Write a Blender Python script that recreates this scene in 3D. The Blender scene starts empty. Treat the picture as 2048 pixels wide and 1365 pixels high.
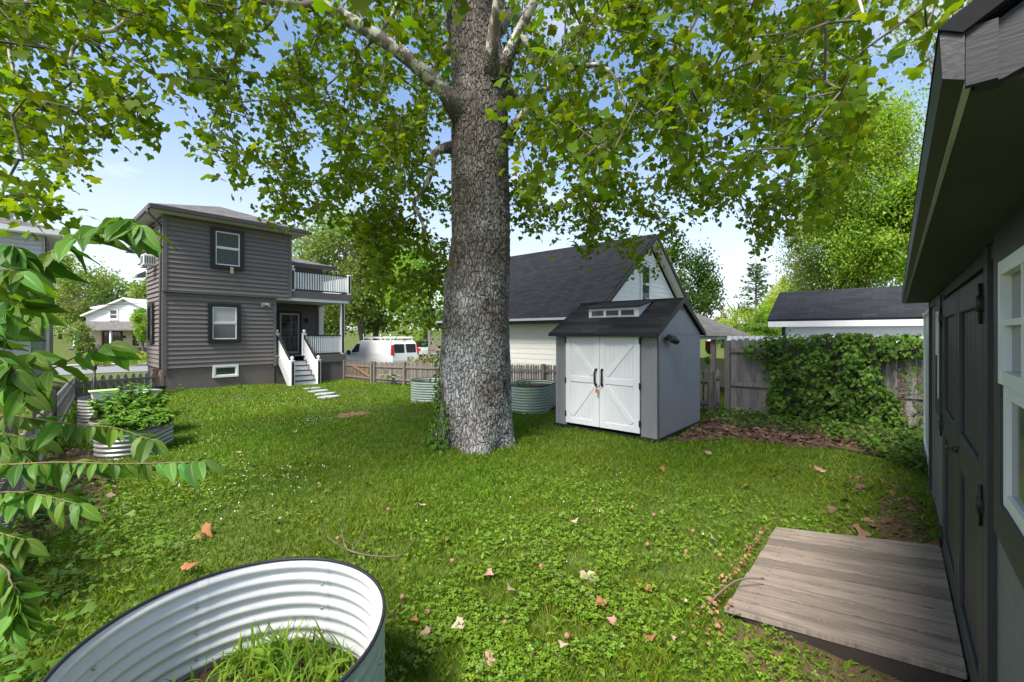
import bpy, math, random
import numpy as np
from mathutils import Vector, Matrix
random.seed(7); rng = np.random.default_rng(7)
SC = bpy.context.scene
COL = SC.collection
# ---------------------------------------------------------------- camera frame (used to read places off a survey of the yard)
F, CX, HY, EYE = 872.0, 1024.0, 668.0, 1.86
ANG = math.radians(41.4); CA, SA = math.cos(ANG), math.sin(ANG)
def at(px, py, Z):
    k = (px-CX)/F
    return Vector((Z*(CA+SA*k), Z*(SA-CA*k), EYE+(HY-py)/F*Z))
def on_x(px, py, x): return at(px, py, x/(CA+SA*(px-CX)/F))
def on_y(px, py, y): return at(px, py, y/(SA-CA*(px-CX)/F))
def clamp(a, lo, hi): return np.minimum(np.maximum(a, lo), hi)
def gz(x, y):
    """height of the terrain"""
    x = np.asarray(x, float); y = np.asarray(y, float)
    z = np.where(y < 6, 0, np.where(y < 20, -.019*(y-6), np.where(y < 28, -.266-.045*(y-20), -.626)))
    z = z + np.where(y > 50, (clamp(y, 50, 130)-50)*.018, 0)
    z = z - .02*clamp(x-4, 0, 9)*clamp((y-8)/10, 0, 1)
    z = z + .045*clamp(x-20, 0, 60)*clamp((y-34)/30, 0, 1)
    return z
def G(x, y): return float(gz(x, y))
def ground_at(px, py, off=0.0):
    Z = (EYE-off)*F/(py-HY)
    for _ in range(40):
        p = at(px, py, Z); Z = (EYE-off-G(p.x, p.y))*F/(py-HY)
    p = at(px, py, Z); return Vector((p.x, p.y, G(p.x, p.y)))
def proj(P):
    P = np.asarray(P, float)
    d = CA*P[..., 0]+SA*P[..., 1]; r = SA*P[..., 0]-CA*P[..., 1]
    return CX+F*r/d, HY-F*(P[..., 2]-EYE)/d, d
# ---------------------------------------------------------------- materials
def nn(nt, t, **kw):
    n = nt.nodes.new(t)
    for k, v in kw.items(): setattr(n, k, v)
    return n
MATS = {}
def mat(name, col, rough=.6, var=.12, vscale=8, bump=.0, bscale=60, stretch=(1, 1, 1), coord='UV', tint=True, metal=0, spec=.4,
        trans=0, trans_col=None, stain=0, stain_scale=2, stain_col=(.03, .03, .03), coat=0, detail=6, lines=None):
    m = bpy.data.materials.new(name); m.use_nodes = True; MATS[name] = m
    nt = m.node_tree; nt.nodes.clear(); L = nt.links.new
    out = nn(nt, 'ShaderNodeOutputMaterial'); b = nn(nt, 'ShaderNodeBsdfPrincipled')
    tc = nn(nt, 'ShaderNodeTexCoord'); mp = nn(nt, 'ShaderNodeMapping'); mp.inputs['Scale'].default_value = stretch
    L(tc.outputs[coord], mp.inputs[0])
    n1 = nn(nt, 'ShaderNodeTexNoise'); n1.inputs['Scale'].default_value = vscale; n1.inputs['Detail'].default_value = detail
    L(mp.outputs[0], n1.inputs['Vector'])
    mr = nn(nt, 'ShaderNodeMapRange'); mr.inputs['From Min'].default_value = .25; mr.inputs['From Max'].default_value = .75
    mr.inputs['To Min'].default_value = 1-var; mr.inputs['To Max'].default_value = 1+var
    L(n1.outputs[0], mr.inputs[0])
    mx = nn(nt, 'ShaderNodeMix', data_type='RGBA', blend_type='MULTIPLY'); mx.inputs[0].default_value = 1
    mx.inputs[6].default_value = (*col, 1); L(mr.outputs[0], mx.inputs[7]); c = mx.outputs[2]
    if tint:
        a = nn(nt, 'ShaderNodeAttribute', attribute_name='tint')
        m2 = nn(nt, 'ShaderNodeMix', data_type='RGBA', blend_type='MULTIPLY'); m2.inputs[0].default_value = 1
        L(c, m2.inputs[6]); L(a.outputs['Color'], m2.inputs[7]); c = m2.outputs[2]
    if stain:
        n2 = nn(nt, 'ShaderNodeTexNoise'); n2.inputs['Scale'].default_value = stain_scale; n2.inputs['Detail'].default_value = 8
        L(mp.outputs[0], n2.inputs['Vector'])
        r2 = nn(nt, 'ShaderNodeMapRange'); r2.inputs['From Min'].default_value = .5; r2.inputs['From Max'].default_value = .72
        r2.inputs['To Max'].default_value = stain; L(n2.outputs[0], r2.inputs[0])
        m3 = nn(nt, 'ShaderNodeMix', data_type='RGBA'); L(r2.outputs[0], m3.inputs[0]); L(c, m3.inputs[6]); m3.inputs[7].default_value = (*stain_col, 1)
        c = m3.outputs[2]
    L(c, b.inputs['Base Color'])
    b.inputs['Roughness'].default_value = rough; b.inputs['Metallic'].default_value = metal
    b.inputs['Specular IOR Level'].default_value = spec
    if coat: b.inputs['Coat Weight'].default_value = coat; b.inputs['Coat Roughness'].default_value = .03
    h = None
    if bump:
        n3 = nn(nt, 'ShaderNodeTexNoise'); n3.inputs['Scale'].default_value = bscale; n3.inputs['Detail'].default_value = 5
        L(mp.outputs[0], n3.inputs['Vector']); h = n3.outputs[0]
    if lines:   # (axis, spacing, groove width share): narrow grooves
        sx = nn(nt, 'ShaderNodeSeparateXYZ'); L(tc.outputs[coord], sx.inputs[0])
        md = nn(nt, 'ShaderNodeMath', operation='PINGPONG'); md.inputs[1].default_value = lines[1]/2; L(sx.outputs[lines[0]], md.inputs[0])
        g = nn(nt, 'ShaderNodeMapRange'); g.inputs['From Max'].default_value = lines[1]*lines[2]; L(md.outputs[0], g.inputs[0])
        if h is None: h = g.outputs[0]
        else:
            ad = nn(nt, 'ShaderNodeMath', operation='MULTIPLY_ADD'); ad.inputs[1].default_value = .25; L(h, ad.inputs[0]); L(g.outputs[0], ad.inputs[2]); h = ad.outputs[0]
    if h is not None:
        bp = nn(nt, 'ShaderNodeBump'); bp.inputs['Strength'].default_value = bump or .5; bp.inputs['Distance'].default_value = .01
        L(h, bp.inputs['Height']); L(bp.outputs[0], b.inputs['Normal'])
    s = b.outputs[0]
    if trans:
        t = nn(nt, 'ShaderNodeBsdfTranslucent')
        m4 = nn(nt, 'ShaderNodeMix', data_type='RGBA', blend_type='MULTIPLY'); m4.inputs[0].default_value = 1
        L(c, m4.inputs[6]); m4.inputs[7].default_value = (*(trans_col or (1.6, 1.7, .6)), 1); L(m4.outputs[2], t.inputs[0])
        ms = nn(nt, 'ShaderNodeMixShader'); ms.inputs[0].default_value = trans; L(s, ms.inputs[1]); L(t.outputs[0], ms.inputs[2]); s = ms.outputs[0]
    L(s, out.inputs[0])
    return m
def shingle_mat(name, col, var=.25, bw=.3, rh=.14):
    m = mat(name, col, .9, .18, 30, .3, 200, spec=.2); nt = m.node_tree; L = nt.links.new
    b = [n for n in nt.nodes if n.type == 'BSDF_PRINCIPLED'][0]; tc = [n for n in nt.nodes if n.type == 'TEX_COORD'][0]
    br = nn(nt, 'ShaderNodeTexBrick'); br.inputs['Scale'].default_value = 1; br.inputs['Brick Width'].default_value = bw; br.inputs['Row Height'].default_value = rh
    br.inputs['Mortar Size'].default_value = .006; br.inputs['Mortar Smooth'].default_value = .3; br.inputs['Bias'].default_value = 0
    br.inputs['Color1'].default_value = (1-var,)*3+(1,); br.inputs['Color2'].default_value = (1+var,)*3+(1,); br.inputs['Mortar'].default_value = (.45, .45, .45, 1)
    L(tc.outputs['UV'], br.inputs['Vector'])
    old = b.inputs['Base Color'].links[0].from_socket
    mx = nn(nt, 'ShaderNodeMix', data_type='RGBA', blend_type='MULTIPLY'); mx.inputs[0].default_value = 1
    L(old, mx.inputs[6]); L(br.outputs['Color'], mx.inputs[7]); L(mx.outputs[2], b.inputs['Base Color'])
    sx = nn(nt, 'ShaderNodeSeparateXYZ'); L(tc.outputs['UV'], sx.inputs[0])
    md = nn(nt, 'ShaderNodeMath', operation='MODULO'); md.inputs[1].default_value = rh
    ad = nn(nt, 'ShaderNodeMath', operation='ADD'); ad.inputs[1].default_value = 1000*rh; L(sx.outputs[1], ad.inputs[0]); L(ad.outputs[0], md.inputs[0])
    bp = nn(nt, 'ShaderNodeBump'); bp.inputs['Strength'].default_value = .8; bp.inputs['Distance'].default_value = .06; bp.invert = True
    L(md.outputs[0], bp.inputs['Height']); L(bp.outputs[0], b.inputs['Normal'])
    return m
def leaf_mat(name, col, trans=.45, trans_col=(1.9, 1.7, .5), rough=.45, spec=.35):
    return mat(name, col, rough, .1, 3, 0, coord='Object', trans=trans, trans_col=trans_col, spec=spec, detail=2)
# ---------------------------------------------------------------- mesh builders
ORG = {}
def tag(o, label=None, cat=None, group=None, kind=None):
    if label: o['label'] = label
    if cat: o['category'] = cat
    if group: o['group'] = group
    if kind: o['kind'] = kind
    return o
def thing(name, loc, label, cat, group=None):
    o = bpy.data.objects.new(name, None); COL.objects.link(o); o.location = loc; o.empty_display_size = .1
    ORG[o] = Vector(loc); return tag(o, label, cat, group)
def link(name, me, parent, origin):
    o = bpy.data.objects.new(name, me); COL.objects.link(o)
    if parent is not None: o.parent = parent; ORG[o] = ORG[parent]
    else: o.location = origin; ORG[o] = Vector(origin)
    return o
class MB:
    def __init__(s): s.v, s.f, s.mi, s.t, s.sm = [], [], [], [], []; s.cur = 0; s.tint = 1.0; s.smooth = False
    def face(s, idx):
        s.f.append(tuple(idx)); s.mi.append(s.cur); s.t.append(s.tint); s.sm.append(s.smooth)
    def poly(s, pts):
        b = len(s.v); s.v += [Vector(p) for p in pts]; s.face(range(b, b+len(pts)))
    def hexa(s, P):   # P[0..3] one end loop, P[4..7] the other, same order
        b = len(s.v); s.v += [Vector(p) for p in P]
        for q in ((3, 2, 1, 0), (4, 5, 6, 7), (0, 1, 5, 4), (1, 2, 6, 5), (2, 3, 7, 6), (3, 0, 4, 7)): s.face([b+i for i in q])
    def box(s, x0, x1, y0, y1, z0, z1):
        s.hexa([(x0, y0, z0), (x1, y0, z0), (x1, y1, z0), (x0, y1, z0), (x0, y0, z1), (x1, y0, z1), (x1, y1, z1), (x0, y1, z1)])
    def pbox(s, P, s0, s1, t0, t1, d0, d1):
        s.hexa([P(s0, t0, d1), P(s1, t0, d1), P(s1, t0, d0), P(s0, t0, d0), P(s0, t1, d1), P(s1, t1, d1), P(s1, t1, d0), P(s0, t1, d0)])
    def beam(s, a, b, w, h, up=(0, 0, 1)):
        a, b = Vector(a), Vector(b); d = (b-a).normalized(); u = Vector(up)
        if abs(d.dot(u)) > .95: u = Vector((1, 0, 0))
        r = d.cross(u).normalized(); u = r.cross(d)
        q = [(-w/2, -h/2), (w/2, -h/2), (w/2, h/2), (-w/2, h/2)]
        s.hexa([a+r*i+u*j for i, j in q]+[b+r*i+u*j for i, j in q])
    def prism(s, pts, off):
        off = Vector(off); n = len(pts); b = len(s.v); s.v += [Vector(p) for p in pts]+[Vector(p)+off for p in pts]
        s.face(range(b+n-1, b-1, -1)); s.face(range(b+n, b+2*n))
        for i in range(n): j = (i+1) % n; s.face((b+i, b+j, b+n+j, b+n+i))
    def tube(s, pts, rad, n=8, cap=True):
        pts = [Vector(p) for p in pts]; m = len(pts); b = len(s.v); old = s.smooth; s.smooth = n > 4
        if not hasattr(rad, '__len__'): rad = [rad]*m
        r0 = None
        for i, p in enumerate(pts):
            d = (pts[min(i+1, m-1)]-pts[max(i-1, 0)]).normalized()
            if r0 is None: r0 = d.orthogonal().normalized()
            else:
                r0 = r0-d*r0.dot(d)
                r0 = r0.normalized() if r0.length > 1e-6 else d.orthogonal().normalized()
            q = d.cross(r0)
            for k in range(n):
                a = 2*math.pi*k/n; s.v.append(p+(r0*math.cos(a)+q*math.sin(a))*rad[i])
        for i in range(m-1):
            for k in range(n):
                k2 = (k+1) % n; s.face((b+i*n+k, b+i*n+k2, b+(i+1)*n+k2, b+(i+1)*n+k))
        s.smooth = False
        if cap: s.face([b+k for k in range(n-1, -1, -1)]); s.face([b+(m-1)*n+k for k in range(n)])
        s.smooth = old
    def lathe(s, c, prof, n=16, ax=(1, 1)):   # prof: (r, z)
        c = Vector(c); b = len(s.v); old = s.smooth; s.smooth = True
        for r, z in prof:
            for k in range(n):
                a = 2*math.pi*k/n; s.v.append(c+Vector((r*ax[0]*math.cos(a), r*ax[1]*math.sin(a), z)))
        for i in range(len(prof)-1):
            for k in range(n):
                k2 = (k+1) % n; s.face((b+i*n+k, b+i*n+k2, b+(i+1)*n+k2, b+(i+1)*n+k))
        s.smooth = old
    def build(s, name, mats, parent=None, origin=None, bevel=0, kind=None):
        if not isinstance(mats, (list, tuple)): mats = [mats]
        V = np.array([tuple(p) for p in s.v], float)
        if parent is not None: o0 = ORG[parent]
        elif origin is not None: o0 = Vector(origin)
        else: o0 = Vector(((V[:, 0].min()+V[:, 0].max())/2, (V[:, 1].min()+V[:, 1].max())/2, V[:, 2].min()))
        me = bpy.data.meshes.new(name); me.from_pydata((V-np.array(o0)).tolist(), [], s.f)
        for m in mats: me.materials.append(m)
        me.polygons.foreach_set('material_index', s.mi); me.polygons.foreach_set('use_smooth', s.sm)
        uv = me.uv_layers.new(name='UVMap'); nl = len(me.loops); UVs = np.zeros((nl, 2))
        nrm = np.zeros(len(s.f)*3); me.polygons.foreach_get('normal', nrm); nrm = nrm.reshape(-1, 3)
        ls = np.zeros(len(s.f), int); me.polygons.foreach_get('loop_start', ls); lt = np.zeros(len(s.f), int); me.polygons.foreach_get('loop_total', lt)
        lv = np.zeros(nl, int); me.loops.foreach_get('vertex_index', lv)
        T = np.cross(np.array([0, 0, 1.]), nrm); ln = np.linalg.norm(T, axis=1); flat = ln < .02; T[flat] = (1, 0, 0); ln[flat] = 1; T /= ln[:, None]
        B = np.cross(nrm, T); fi = np.repeat(np.arange(len(s.f)), lt); P = V[lv]
        UVs[:, 0] = (P*T[fi]).sum(1); UVs[:, 1] = (P*B[fi]).sum(1)
        if len(set(s.t)) > 1: UVs += (np.array([hash(round(float(np.mean(x)), 4)) % 97 for x in s.t])*.37)[fi][:, None]
        uv.data.foreach_set('uv', UVs.ravel())
        ca = me.color_attributes.new('tint', 'FLOAT_COLOR', 'CORNER')
        tt = np.array([(x, x, x) if not hasattr(x, '__len__') else tuple(x) for x in s.t], float)
        ca.data.foreach_set('color', np.concatenate([tt[fi], np.ones((nl, 1))], 1).ravel().astype(np.float32))
        me.update()
        o = link(name, me, parent, o0)
        if bevel:
            md = o.modifiers.new('edge', 'BEVEL'); md.width = bevel; md.segments = 2; md.limit_method = 'ANGLE'
        if kind: o['kind'] = kind
        return o
def np_mesh(name, V, faces, fcol, m, parent=None, origin=None, smooth=False):
    """faces: (n,k) int array; fcol: (n,3) tint per face"""
    o0 = ORG[parent] if parent is not None else Vector(origin if origin is not None else (float(V[:, 0].mean()), float(V[:, 1].mean()), float(V[:, 2].min())))
    V = V-np.array(o0); me = bpy.data.meshes.new(name); n, k = faces.shape
    me.vertices.add(len(V)); me.vertices.foreach_set('co', V.astype(np.float32).ravel())
    me.loops.add(n*k); me.loops.foreach_set('vertex_index', faces.astype(np.int32).ravel())
    me.polygons.add(n); me.polygons.foreach_set('loop_start', (np.arange(n)*k).astype(np.int32)); me.polygons.foreach_set('loop_total', np.full(n, k, np.int32))
    if smooth: me.polygons.foreach_set('use_smooth', np.ones(n, bool))
    ca = me.color_attributes.new('tint', 'FLOAT_COLOR', 'CORNER')
    c = np.concatenate([np.repeat(fcol, k, 0), np.ones((n*k, 1))], 1); ca.data.foreach_set('color', c.astype(np.float32).ravel())
    me.materials.append(m); me.update(calc_edges=True); me.validate()
    return link(name, me, parent, o0)
def rot_basis(nrm, spin):
    """(n,3,3) columns: leaf x (side), y (tip), z (face normal)"""
    nrm = nrm/np.linalg.norm(nrm, axis=1)[:, None]
    h = np.where(np.abs(nrm[:, 2:3]) > .9, np.array([[1., 0, 0]]), np.array([[0, 0, 1.]]))
    a = np.cross(h, nrm); a /= np.linalg.norm(a, axis=1)[:, None]; b = np.cross(nrm, a)
    c, s = np.cos(spin)[:, None], np.sin(spin)[:, None]
    return np.stack([a*c+b*s, -a*s+b*c, nrm], 2)
def basis_dir(tip, nrm):
    tip = tip/np.linalg.norm(tip, axis=1)[:, None]
    x = np.cross(tip, nrm); x /= np.linalg.norm(x, axis=1)[:, None]+1e-9
    return np.stack([x, tip, np.cross(x, tip)], 2)
def scatter(name, tv, tf, P, R, S, col, m, parent=None, origin=None, smooth=False, fmul=None):
    n = len(P); W = np.einsum('nij,kj->nki', R, tv)*(S[:, None, None] if S.ndim == 1 else S[:, None, :])+P[:, None, :]
    k = len(tv); fa = (tf[None]+(np.arange(n)*k)[:, None, None]).reshape(-1, tf.shape[1])
    fc = np.repeat(col, len(tf), 0)
    if fmul is not None: fc = fc*np.tile(fmul, n)[:, None]
    return np_mesh(name, W.reshape(-1, 3), fa, fc, m, parent, origin, smooth)
def leaf_tpl(kind):
    if kind == 'lobed':
        ang = [-90, -60, -38, -20, 0, 18, 38, 62, 78, 90, 102, 118, 142, 162, 180, 200, 218, 240]
        rad = [.16, .50, .54, .72, .66, .86, .60, .66, .84, 1.02, .84, .66, .60, .86, .66, .72, .54, .50]
        pts = [(r*.62*math.cos(math.radians(a)), r*.6*math.sin(math.radians(a))+.3, -.16*r*r) for a, r in zip(ang, rad)]
        v = [(0, .3, 0)]+pts; n = len(pts)
        return np.array(v), np.array([(0, 1+i, 1+(i+1) % n) for i in range(n)])
    if kind == 'ivy':
        ang = [-90, -55, -25, 5, 35, 62, 90, 118, 145, 175, 205, 235]
        rad = [.2, .6, .55, .8, .5, .55, 1, .55, .5, .8, .55, .6]
        pts = [(r*.55*math.cos(math.radians(a)), r*.6*math.sin(math.radians(a)), -.12*r) for a, r in zip(ang, rad)]
        return np.array([(0, 0, 0)]+pts), np.array([(0, 1+i, 1+(i+1) % 12) for i in range(12)])
    if kind == 'ovate':
        ys = [0, .08, .2, .36, .52, .68, .82, .93, 1.0]; w = [.01, .10, .165, .195, .185, .145, .088, .036, .004]
        v = []; f = []
        for i, (y, a) in enumerate(zip(ys, w)):
            d = -.28*y*y
            wv = .012*(-1)**i
            e = .011*(1-y)+.003
            v += [(-a, y, d+.10*a/.245+wv), (-a*.5, y, d+.035), (-min(e, a*.5), y, d), (min(e, a*.5), y, d), (a*.5, y, d+.035), (a, y, d+.10*a/.245-wv)]
            if i:
                for q in range(5): b = (i-1)*6+q; f.append((b, b+1, b+7, b+6))
        return np.array(v), np.array(f)
    if kind == 'quad':
        return np.array([(-.5, 0, -.08), (0, -.5, .05), (.5, 0, -.08), (0, .5, .05)]), np.array([(0, 1, 2, 3)])
    if kind == 'clover':
        v = []; f = []
        for q in range(3):
            a0 = q*2*math.pi/3; c, s = math.cos(a0), math.sin(a0); b = len(v)
            for x, y, z in ((0, .05, 0), (.34, .3, .06), (.36, .7, .1), (.12, .95, .07), (0, .86, .02), (-.12, .95, .07), (-.36, .7, .1), (-.34, .3, .06)):
                v.append((x*c-y*s, x*s+y*c, z))
            f += [(b, b+1, b+2, b+3), (b, b+3, b+4, b+4), (b, b+4, b+5, b+5), (b, b+5, b+6, b+7)]
        f = [q for q in f]
        return np.array(v), np.array([(a, b, c) for q in f for a, b, c in ((q[0], q[1], q[2]), (q[0], q[2], q[3])) if len({a, b, c}) == 3])
def in_poly(x, y, poly):
    x = np.asarray(x); y = np.asarray(y); c = np.zeros(x.shape, bool); n = len(poly)
    for i in range(n):
        (x1, y1), (x2, y2) = poly[i], poly[i-1]
        if y1 == y2: continue
        c ^= ((y1 > y) != (y2 > y)) & (x < (x2-x1)*(y-y1)/(y2-y1)+x1)
    return c
def tints(n, lo=.75, hi=1.25, hue=.12):
    b = rng.uniform(lo, hi, (n, 1)); return b*np.concatenate([1+rng.normal(0, hue, (n, 1)), np.ones((n, 1)), 1+rng.normal(0, hue, (n, 1))], 1).clip(.4, 1.8)
def frame(o, a, n):
    o, a, n = Vector(o), Vector(a), Vector(n)
    return lambda s, t, d: o+a*s+Vector((0, 0, t))+n*d
def siding(mb, P, lim, t0, t1, pitch, proud=.05, rr=.06):
    t = t0
    while t < t1-1e-4:
        e = min(t+pitch, t1); a0, b0 = lim(t); a1, b1 = lim(e); mb.tint = 1+random.uniform(-rr, rr)
        if b0-a0 > .02:
            mb.poly([P(a0, t, proud), P(b0, t, proud), P(b1, e, .003), P(a1, e, .003)])
            mb.poly([P(a0, t, .0), P(b0, t, .0), P(b0, t, proud), P(a0, t, proud)])
        t = e
    mb.tint = 1.0
def window(parent, P, w, h, cas, mc, ms, mg, cas_d=.05, muntin=None, split=.5, blind=None, name='window'):
    """casing board all round, two sashes with panes; P's origin is the lower left corner of the glazed unit"""
    b = MB(); b.pbox(P, -cas, 0, -cas, h+cas, -.06, cas_d); b.pbox(P, w, w+cas, -cas, h+cas, -.06, cas_d); b.pbox(P, 0, w, h, h+cas, -.06, cas_d); b.pbox(P, 0, w, -cas, 0, -.06, cas_d)
    o = b.build(name, mc, parent)
    f = MB(); s = min(.045, w*.08)
    y0 = 0
    for (a, c, d) in ((0, h*split, .028), (h*split, h, .04)) if split else ((0, h, .03),):
        f.pbox(P, .002, s, a+.001, c, .005, d); f.pbox(P, w-s, w-.002, a+.001, c, .005, d); f.pbox(P, s, w-s, a+.001, a+s, .005, d-.001); f.pbox(P, s, w-s, c-s, c, .005, d-.001)
        if muntin and a >= muntin[2]*h:
            for i in range(1, muntin[0]): x = s+(w-2*s)*i/muntin[0]; f.pbox(P, x-.01, x+.01, a+s, c-s, .005, d-.004)
            for i in range(1, muntin[1]): y = a+s+(c-a-2*s)*i/muntin[1]; f.pbox(P, s, w-s, y-.01, y+.01, .005, d-.006)
    f.build('sash_frame', ms, o)
    g = MB(); g.pbox(P, s-.005, w-s+.005, .01, h-.01, .004, .014); g.build('pane', mg, o)
    if blind:
        q = MB(); q.pbox(P, s, w-s, h*blind[0], h-s, .0145, .0165); q.build('blind', blind[1], o)
    return o
# ---------------------------------------------------------------- camera, sky, sun
cam = bpy.data.objects.new('camera', bpy.data.cameras.new('camera')); COL.objects.link(cam)
cam.location = (0, 0, EYE); cam.rotation_euler = (math.pi/2, 0, ANG-math.pi/2)
cam.data.sensor_width = 36; cam.data.lens = 36*F/2048; cam.data.clip_start = .03; cam.data.clip_end = 3000
cam.data.shift_y = -(682.5-HY)/2048
SC.camera = cam
SUN_DIR = Vector((-.60, -.10, .80)).normalized()
w = bpy.data.worlds.new('World'); SC.world = w; w.use_nodes = True; nt = w.node_tree; nt.nodes.clear(); L = nt.links.new
out = nn(nt, 'ShaderNodeOutputWorld'); bg = nn(nt, 'ShaderNodeBackground'); sky = nn(nt, 'ShaderNodeTexSky', sky_type='NISHITA')
sky.sun_disc = False; sky.sun_elevation = math.asin(SUN_DIR.z); sky.sun_rotation = math.atan2(SUN_DIR.x, SUN_DIR.y)
sky.air_density = 1.0; sky.dust_density = 1.2; sky.ozone_density = 2.0
tc = nn(nt, 'ShaderNodeTexCoord'); sp = nn(nt, 'ShaderNodeSeparateXYZ'); L(tc.outputs['Generated'], sp.inputs[0])
mz = nn(nt, 'ShaderNodeMath', operation='ADD'); mz.inputs[1].default_value = .12; L(sp.outputs[2], mz.inputs[0])
dx = nn(nt, 'ShaderNodeMath', operation='DIVIDE'); dy = nn(nt, 'ShaderNodeMath', operation='DIVIDE')
L(sp.outputs[0], dx.inputs[0]); L(mz.outputs[0], dx.inputs[1]); L(sp.outputs[1], dy.inputs[0]); L(mz.outputs[0], dy.inputs[1])
cb = nn(nt, 'ShaderNodeCombineXYZ'); L(dx.outputs[0], cb.inputs[0]); L(dy.outputs[0], cb.inputs[1])
cn = nn(nt, 'ShaderNodeTexNoise'); cn.inputs['Scale'].default_value = 1.15; cn.inputs['Detail'].default_value = 8; cn.inputs['Roughness'].default_value = .55; L(cb.outputs[0], cn.inputs['Vector'])
cr = nn(nt, 'ShaderNodeMapRange', interpolation_type='SMOOTHSTEP'); cr.inputs['From Min'].default_value = .5; cr.inputs['From Max'].default_value = .72; cr.inputs['To Max'].default_value = .85; L(cn.outputs[0], cr.inputs[0])
hz = nn(nt, 'ShaderNodeMapRange', interpolation_type='SMOOTHSTEP'); hz.inputs['From Min'].default_value = .50; hz.inputs['From Max'].default_value = .0; hz.inputs['To Max'].default_value = .75; L(sp.outputs[2], hz.inputs[0])
mxx = nn(nt, 'ShaderNodeMath', operation='MAXIMUM'); L(cr.outputs[0], mxx.inputs[0]); L(hz.outputs[0], mxx.inputs[1])
cm = nn(nt, 'ShaderNodeMix', data_type='RGBA'); L(mxx.outputs[0], cm.inputs[0]); L(sky.outputs[0], cm.inputs[6]); cm.inputs[7].default_value = (4.0, 4.15, 4.45, 1)
L(cm.outputs[2], bg.inputs[0]); bg.inputs[1].default_value = .05; L(bg.outputs[0], out.inputs[0])
sl = bpy.data.lights.new('sun', 'SUN'); sl.energy = 1.5; sl.angle = math.radians(18); sl.color = (1, .95, .87)
so = bpy.data.objects.new('sun', sl); COL.objects.link(so); so.rotation_euler = SUN_DIR.to_track_quat('Z', 'Y').to_euler()
SC.view_settings.view_transform = 'Standard'; SC.view_settings.look = 'None'; SC.view_settings.exposure = 2.45; SC.view_settings.gamma = 1
SC.cycles.max_bounces = 8; SC.cycles.transmission_bounces = 6; SC.cycles.use_denoising = True
SC.cycles.sample_clamp_indirect = 6
# ---------------------------------------------------------------- materials
M_ground = mat('lawn_soil', (.085, .115, .026), .95, .3, 3, .3, 40, coord='Object', tint=False, spec=.1, stain=.5, stain_scale=.9, stain_col=(.09, .10, .03))
M_dirt = mat('dirt', (.12, .075, .05), .95, .35, 12, .6, 60, coord='Object', tint=False, spec=.1)
M_reddirt = mat('red_dirt', (.22, .12, .07), .95, .3, 14, .6, 60, coord='Object', tint=False, spec=.1)
M_asphalt = mat('asphalt', (.20, .20, .205), .9, .15, 20, .2, 200, coord='Object', tint=False)
M_grey_siding = mat('charcoal_siding', (.165, .142, .132), .55, .06, 3, .12, 90, (1, 8, 1), spec=.35)
M_trimgrey = mat('charcoal_trim', (.13, .12, .118), .5, .05, 3)
M_found = mat('painted_stucco', (.16, .135, .132), .85, .12, 3, .5, 60, stain=.35, stain_scale=1.2, stain_col=(.20, .13, .105))
M_black = mat('black_paint', (.016, .016, .018), .45, .1, 6, .1, 80)
M_white = mat('white_paint', (.78, .78, .77), .45, .04, 3)
M_gutter = mat('dark_gutter', (.06, .056, .055), .4, .06, 3)
M_soffit = mat('soffit', (.5, .49, .47), .6, .05, 3)
M_glass = mat('window_glass', (.035, .04, .042), .04, .2, 2, tint=False, spec=.8)
M_glassgrey = mat('window_screen_glass', (.085, .088, .092), .12, .15, 2, tint=False, spec=.7)
M_blind = mat('blind', (.42, .43, .41), .7, .05, 3)
M_curtain = mat('curtain', (.085, .088, .085), .8, .3, 6, stretch=(9, 1, 1))
M_roofgrey = shingle_mat('grey_shingles', (.13, .123, .12), .25)
M_roofblack = shingle_mat('black_shingles', (.015, .015, .017), .3)
M_roofbrown = shingle_mat('brown_shingles', (.21, .19, .17), .16)
M_cream = mat('cream_siding', (.60, .585, .53), .55, .04, 2, .06, 60, (1, 6, 1))
M_whitesid = mat('white_siding', (.74, .74, .73), .55, .04, 2)
M_ltgrey = mat('pale_grey_siding', (.47, .475, .49), .6, .05, 2)
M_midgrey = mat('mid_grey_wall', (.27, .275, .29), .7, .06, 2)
M_deckgrey = mat('grey_deck_paint', (.14, .12, .12), .6, .06, 4)
M_steps = mat('pale_grey_steps', (.42, .42, .43), .6, .08, 5)
M_yellow = mat('pale_yellow_wall', (.62, .56, .36), .7, .05, 2)
M_rust = mat('rusty_boards', (.16, .065, .035), .8, .3, 6)
# ---------------------------------------------------------------- ground
def axis(a, b, c, d, fine, coarse):
    g = list(np.arange(b, c+1e-6, fine)); x = b; st = fine
    while x > a: st = min(st*1.25, coarse); x -= st; g.insert(0, x)
    x = c; st = fine
    while x < d: st = min(st*1.25, coarse); x += st; g.append(x)
    return np.array(g)
gx = axis(-500, -4, 14, 700, .3, 40); gy = axis(-400, -3, 26, 800, .3, 40)
X, Y = np.meshgrid(gx, gy); Zg = gz(X, Y)
bumpy = (.018*np.sin(X*1.9+Y*.7)+.015*np.sin(Y*2.3-X*1.1)+.01*np.sin(X*4.1)*np.sin(Y*3.7))*clamp((30-np.hypot(X-4, Y-8))/10, 0, 1)
Zg = Zg+bumpy-.012
nx, ny = len(gx), len(gy); idx = np.arange(nx*ny).reshape(ny, nx)
fa = np.stack([idx[:-1, :-1], idx[:-1, 1:], idx[1:, 1:], idx[1:, :-1]], -1).reshape(-1, 4)
o = np_mesh('ground', np.stack([X, Y, Zg], -1).reshape(-1, 3), fa, np.ones((len(fa), 3)), M_ground, origin=(0, 0, 0), smooth=True); o['kind'] = 'structure'
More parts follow.
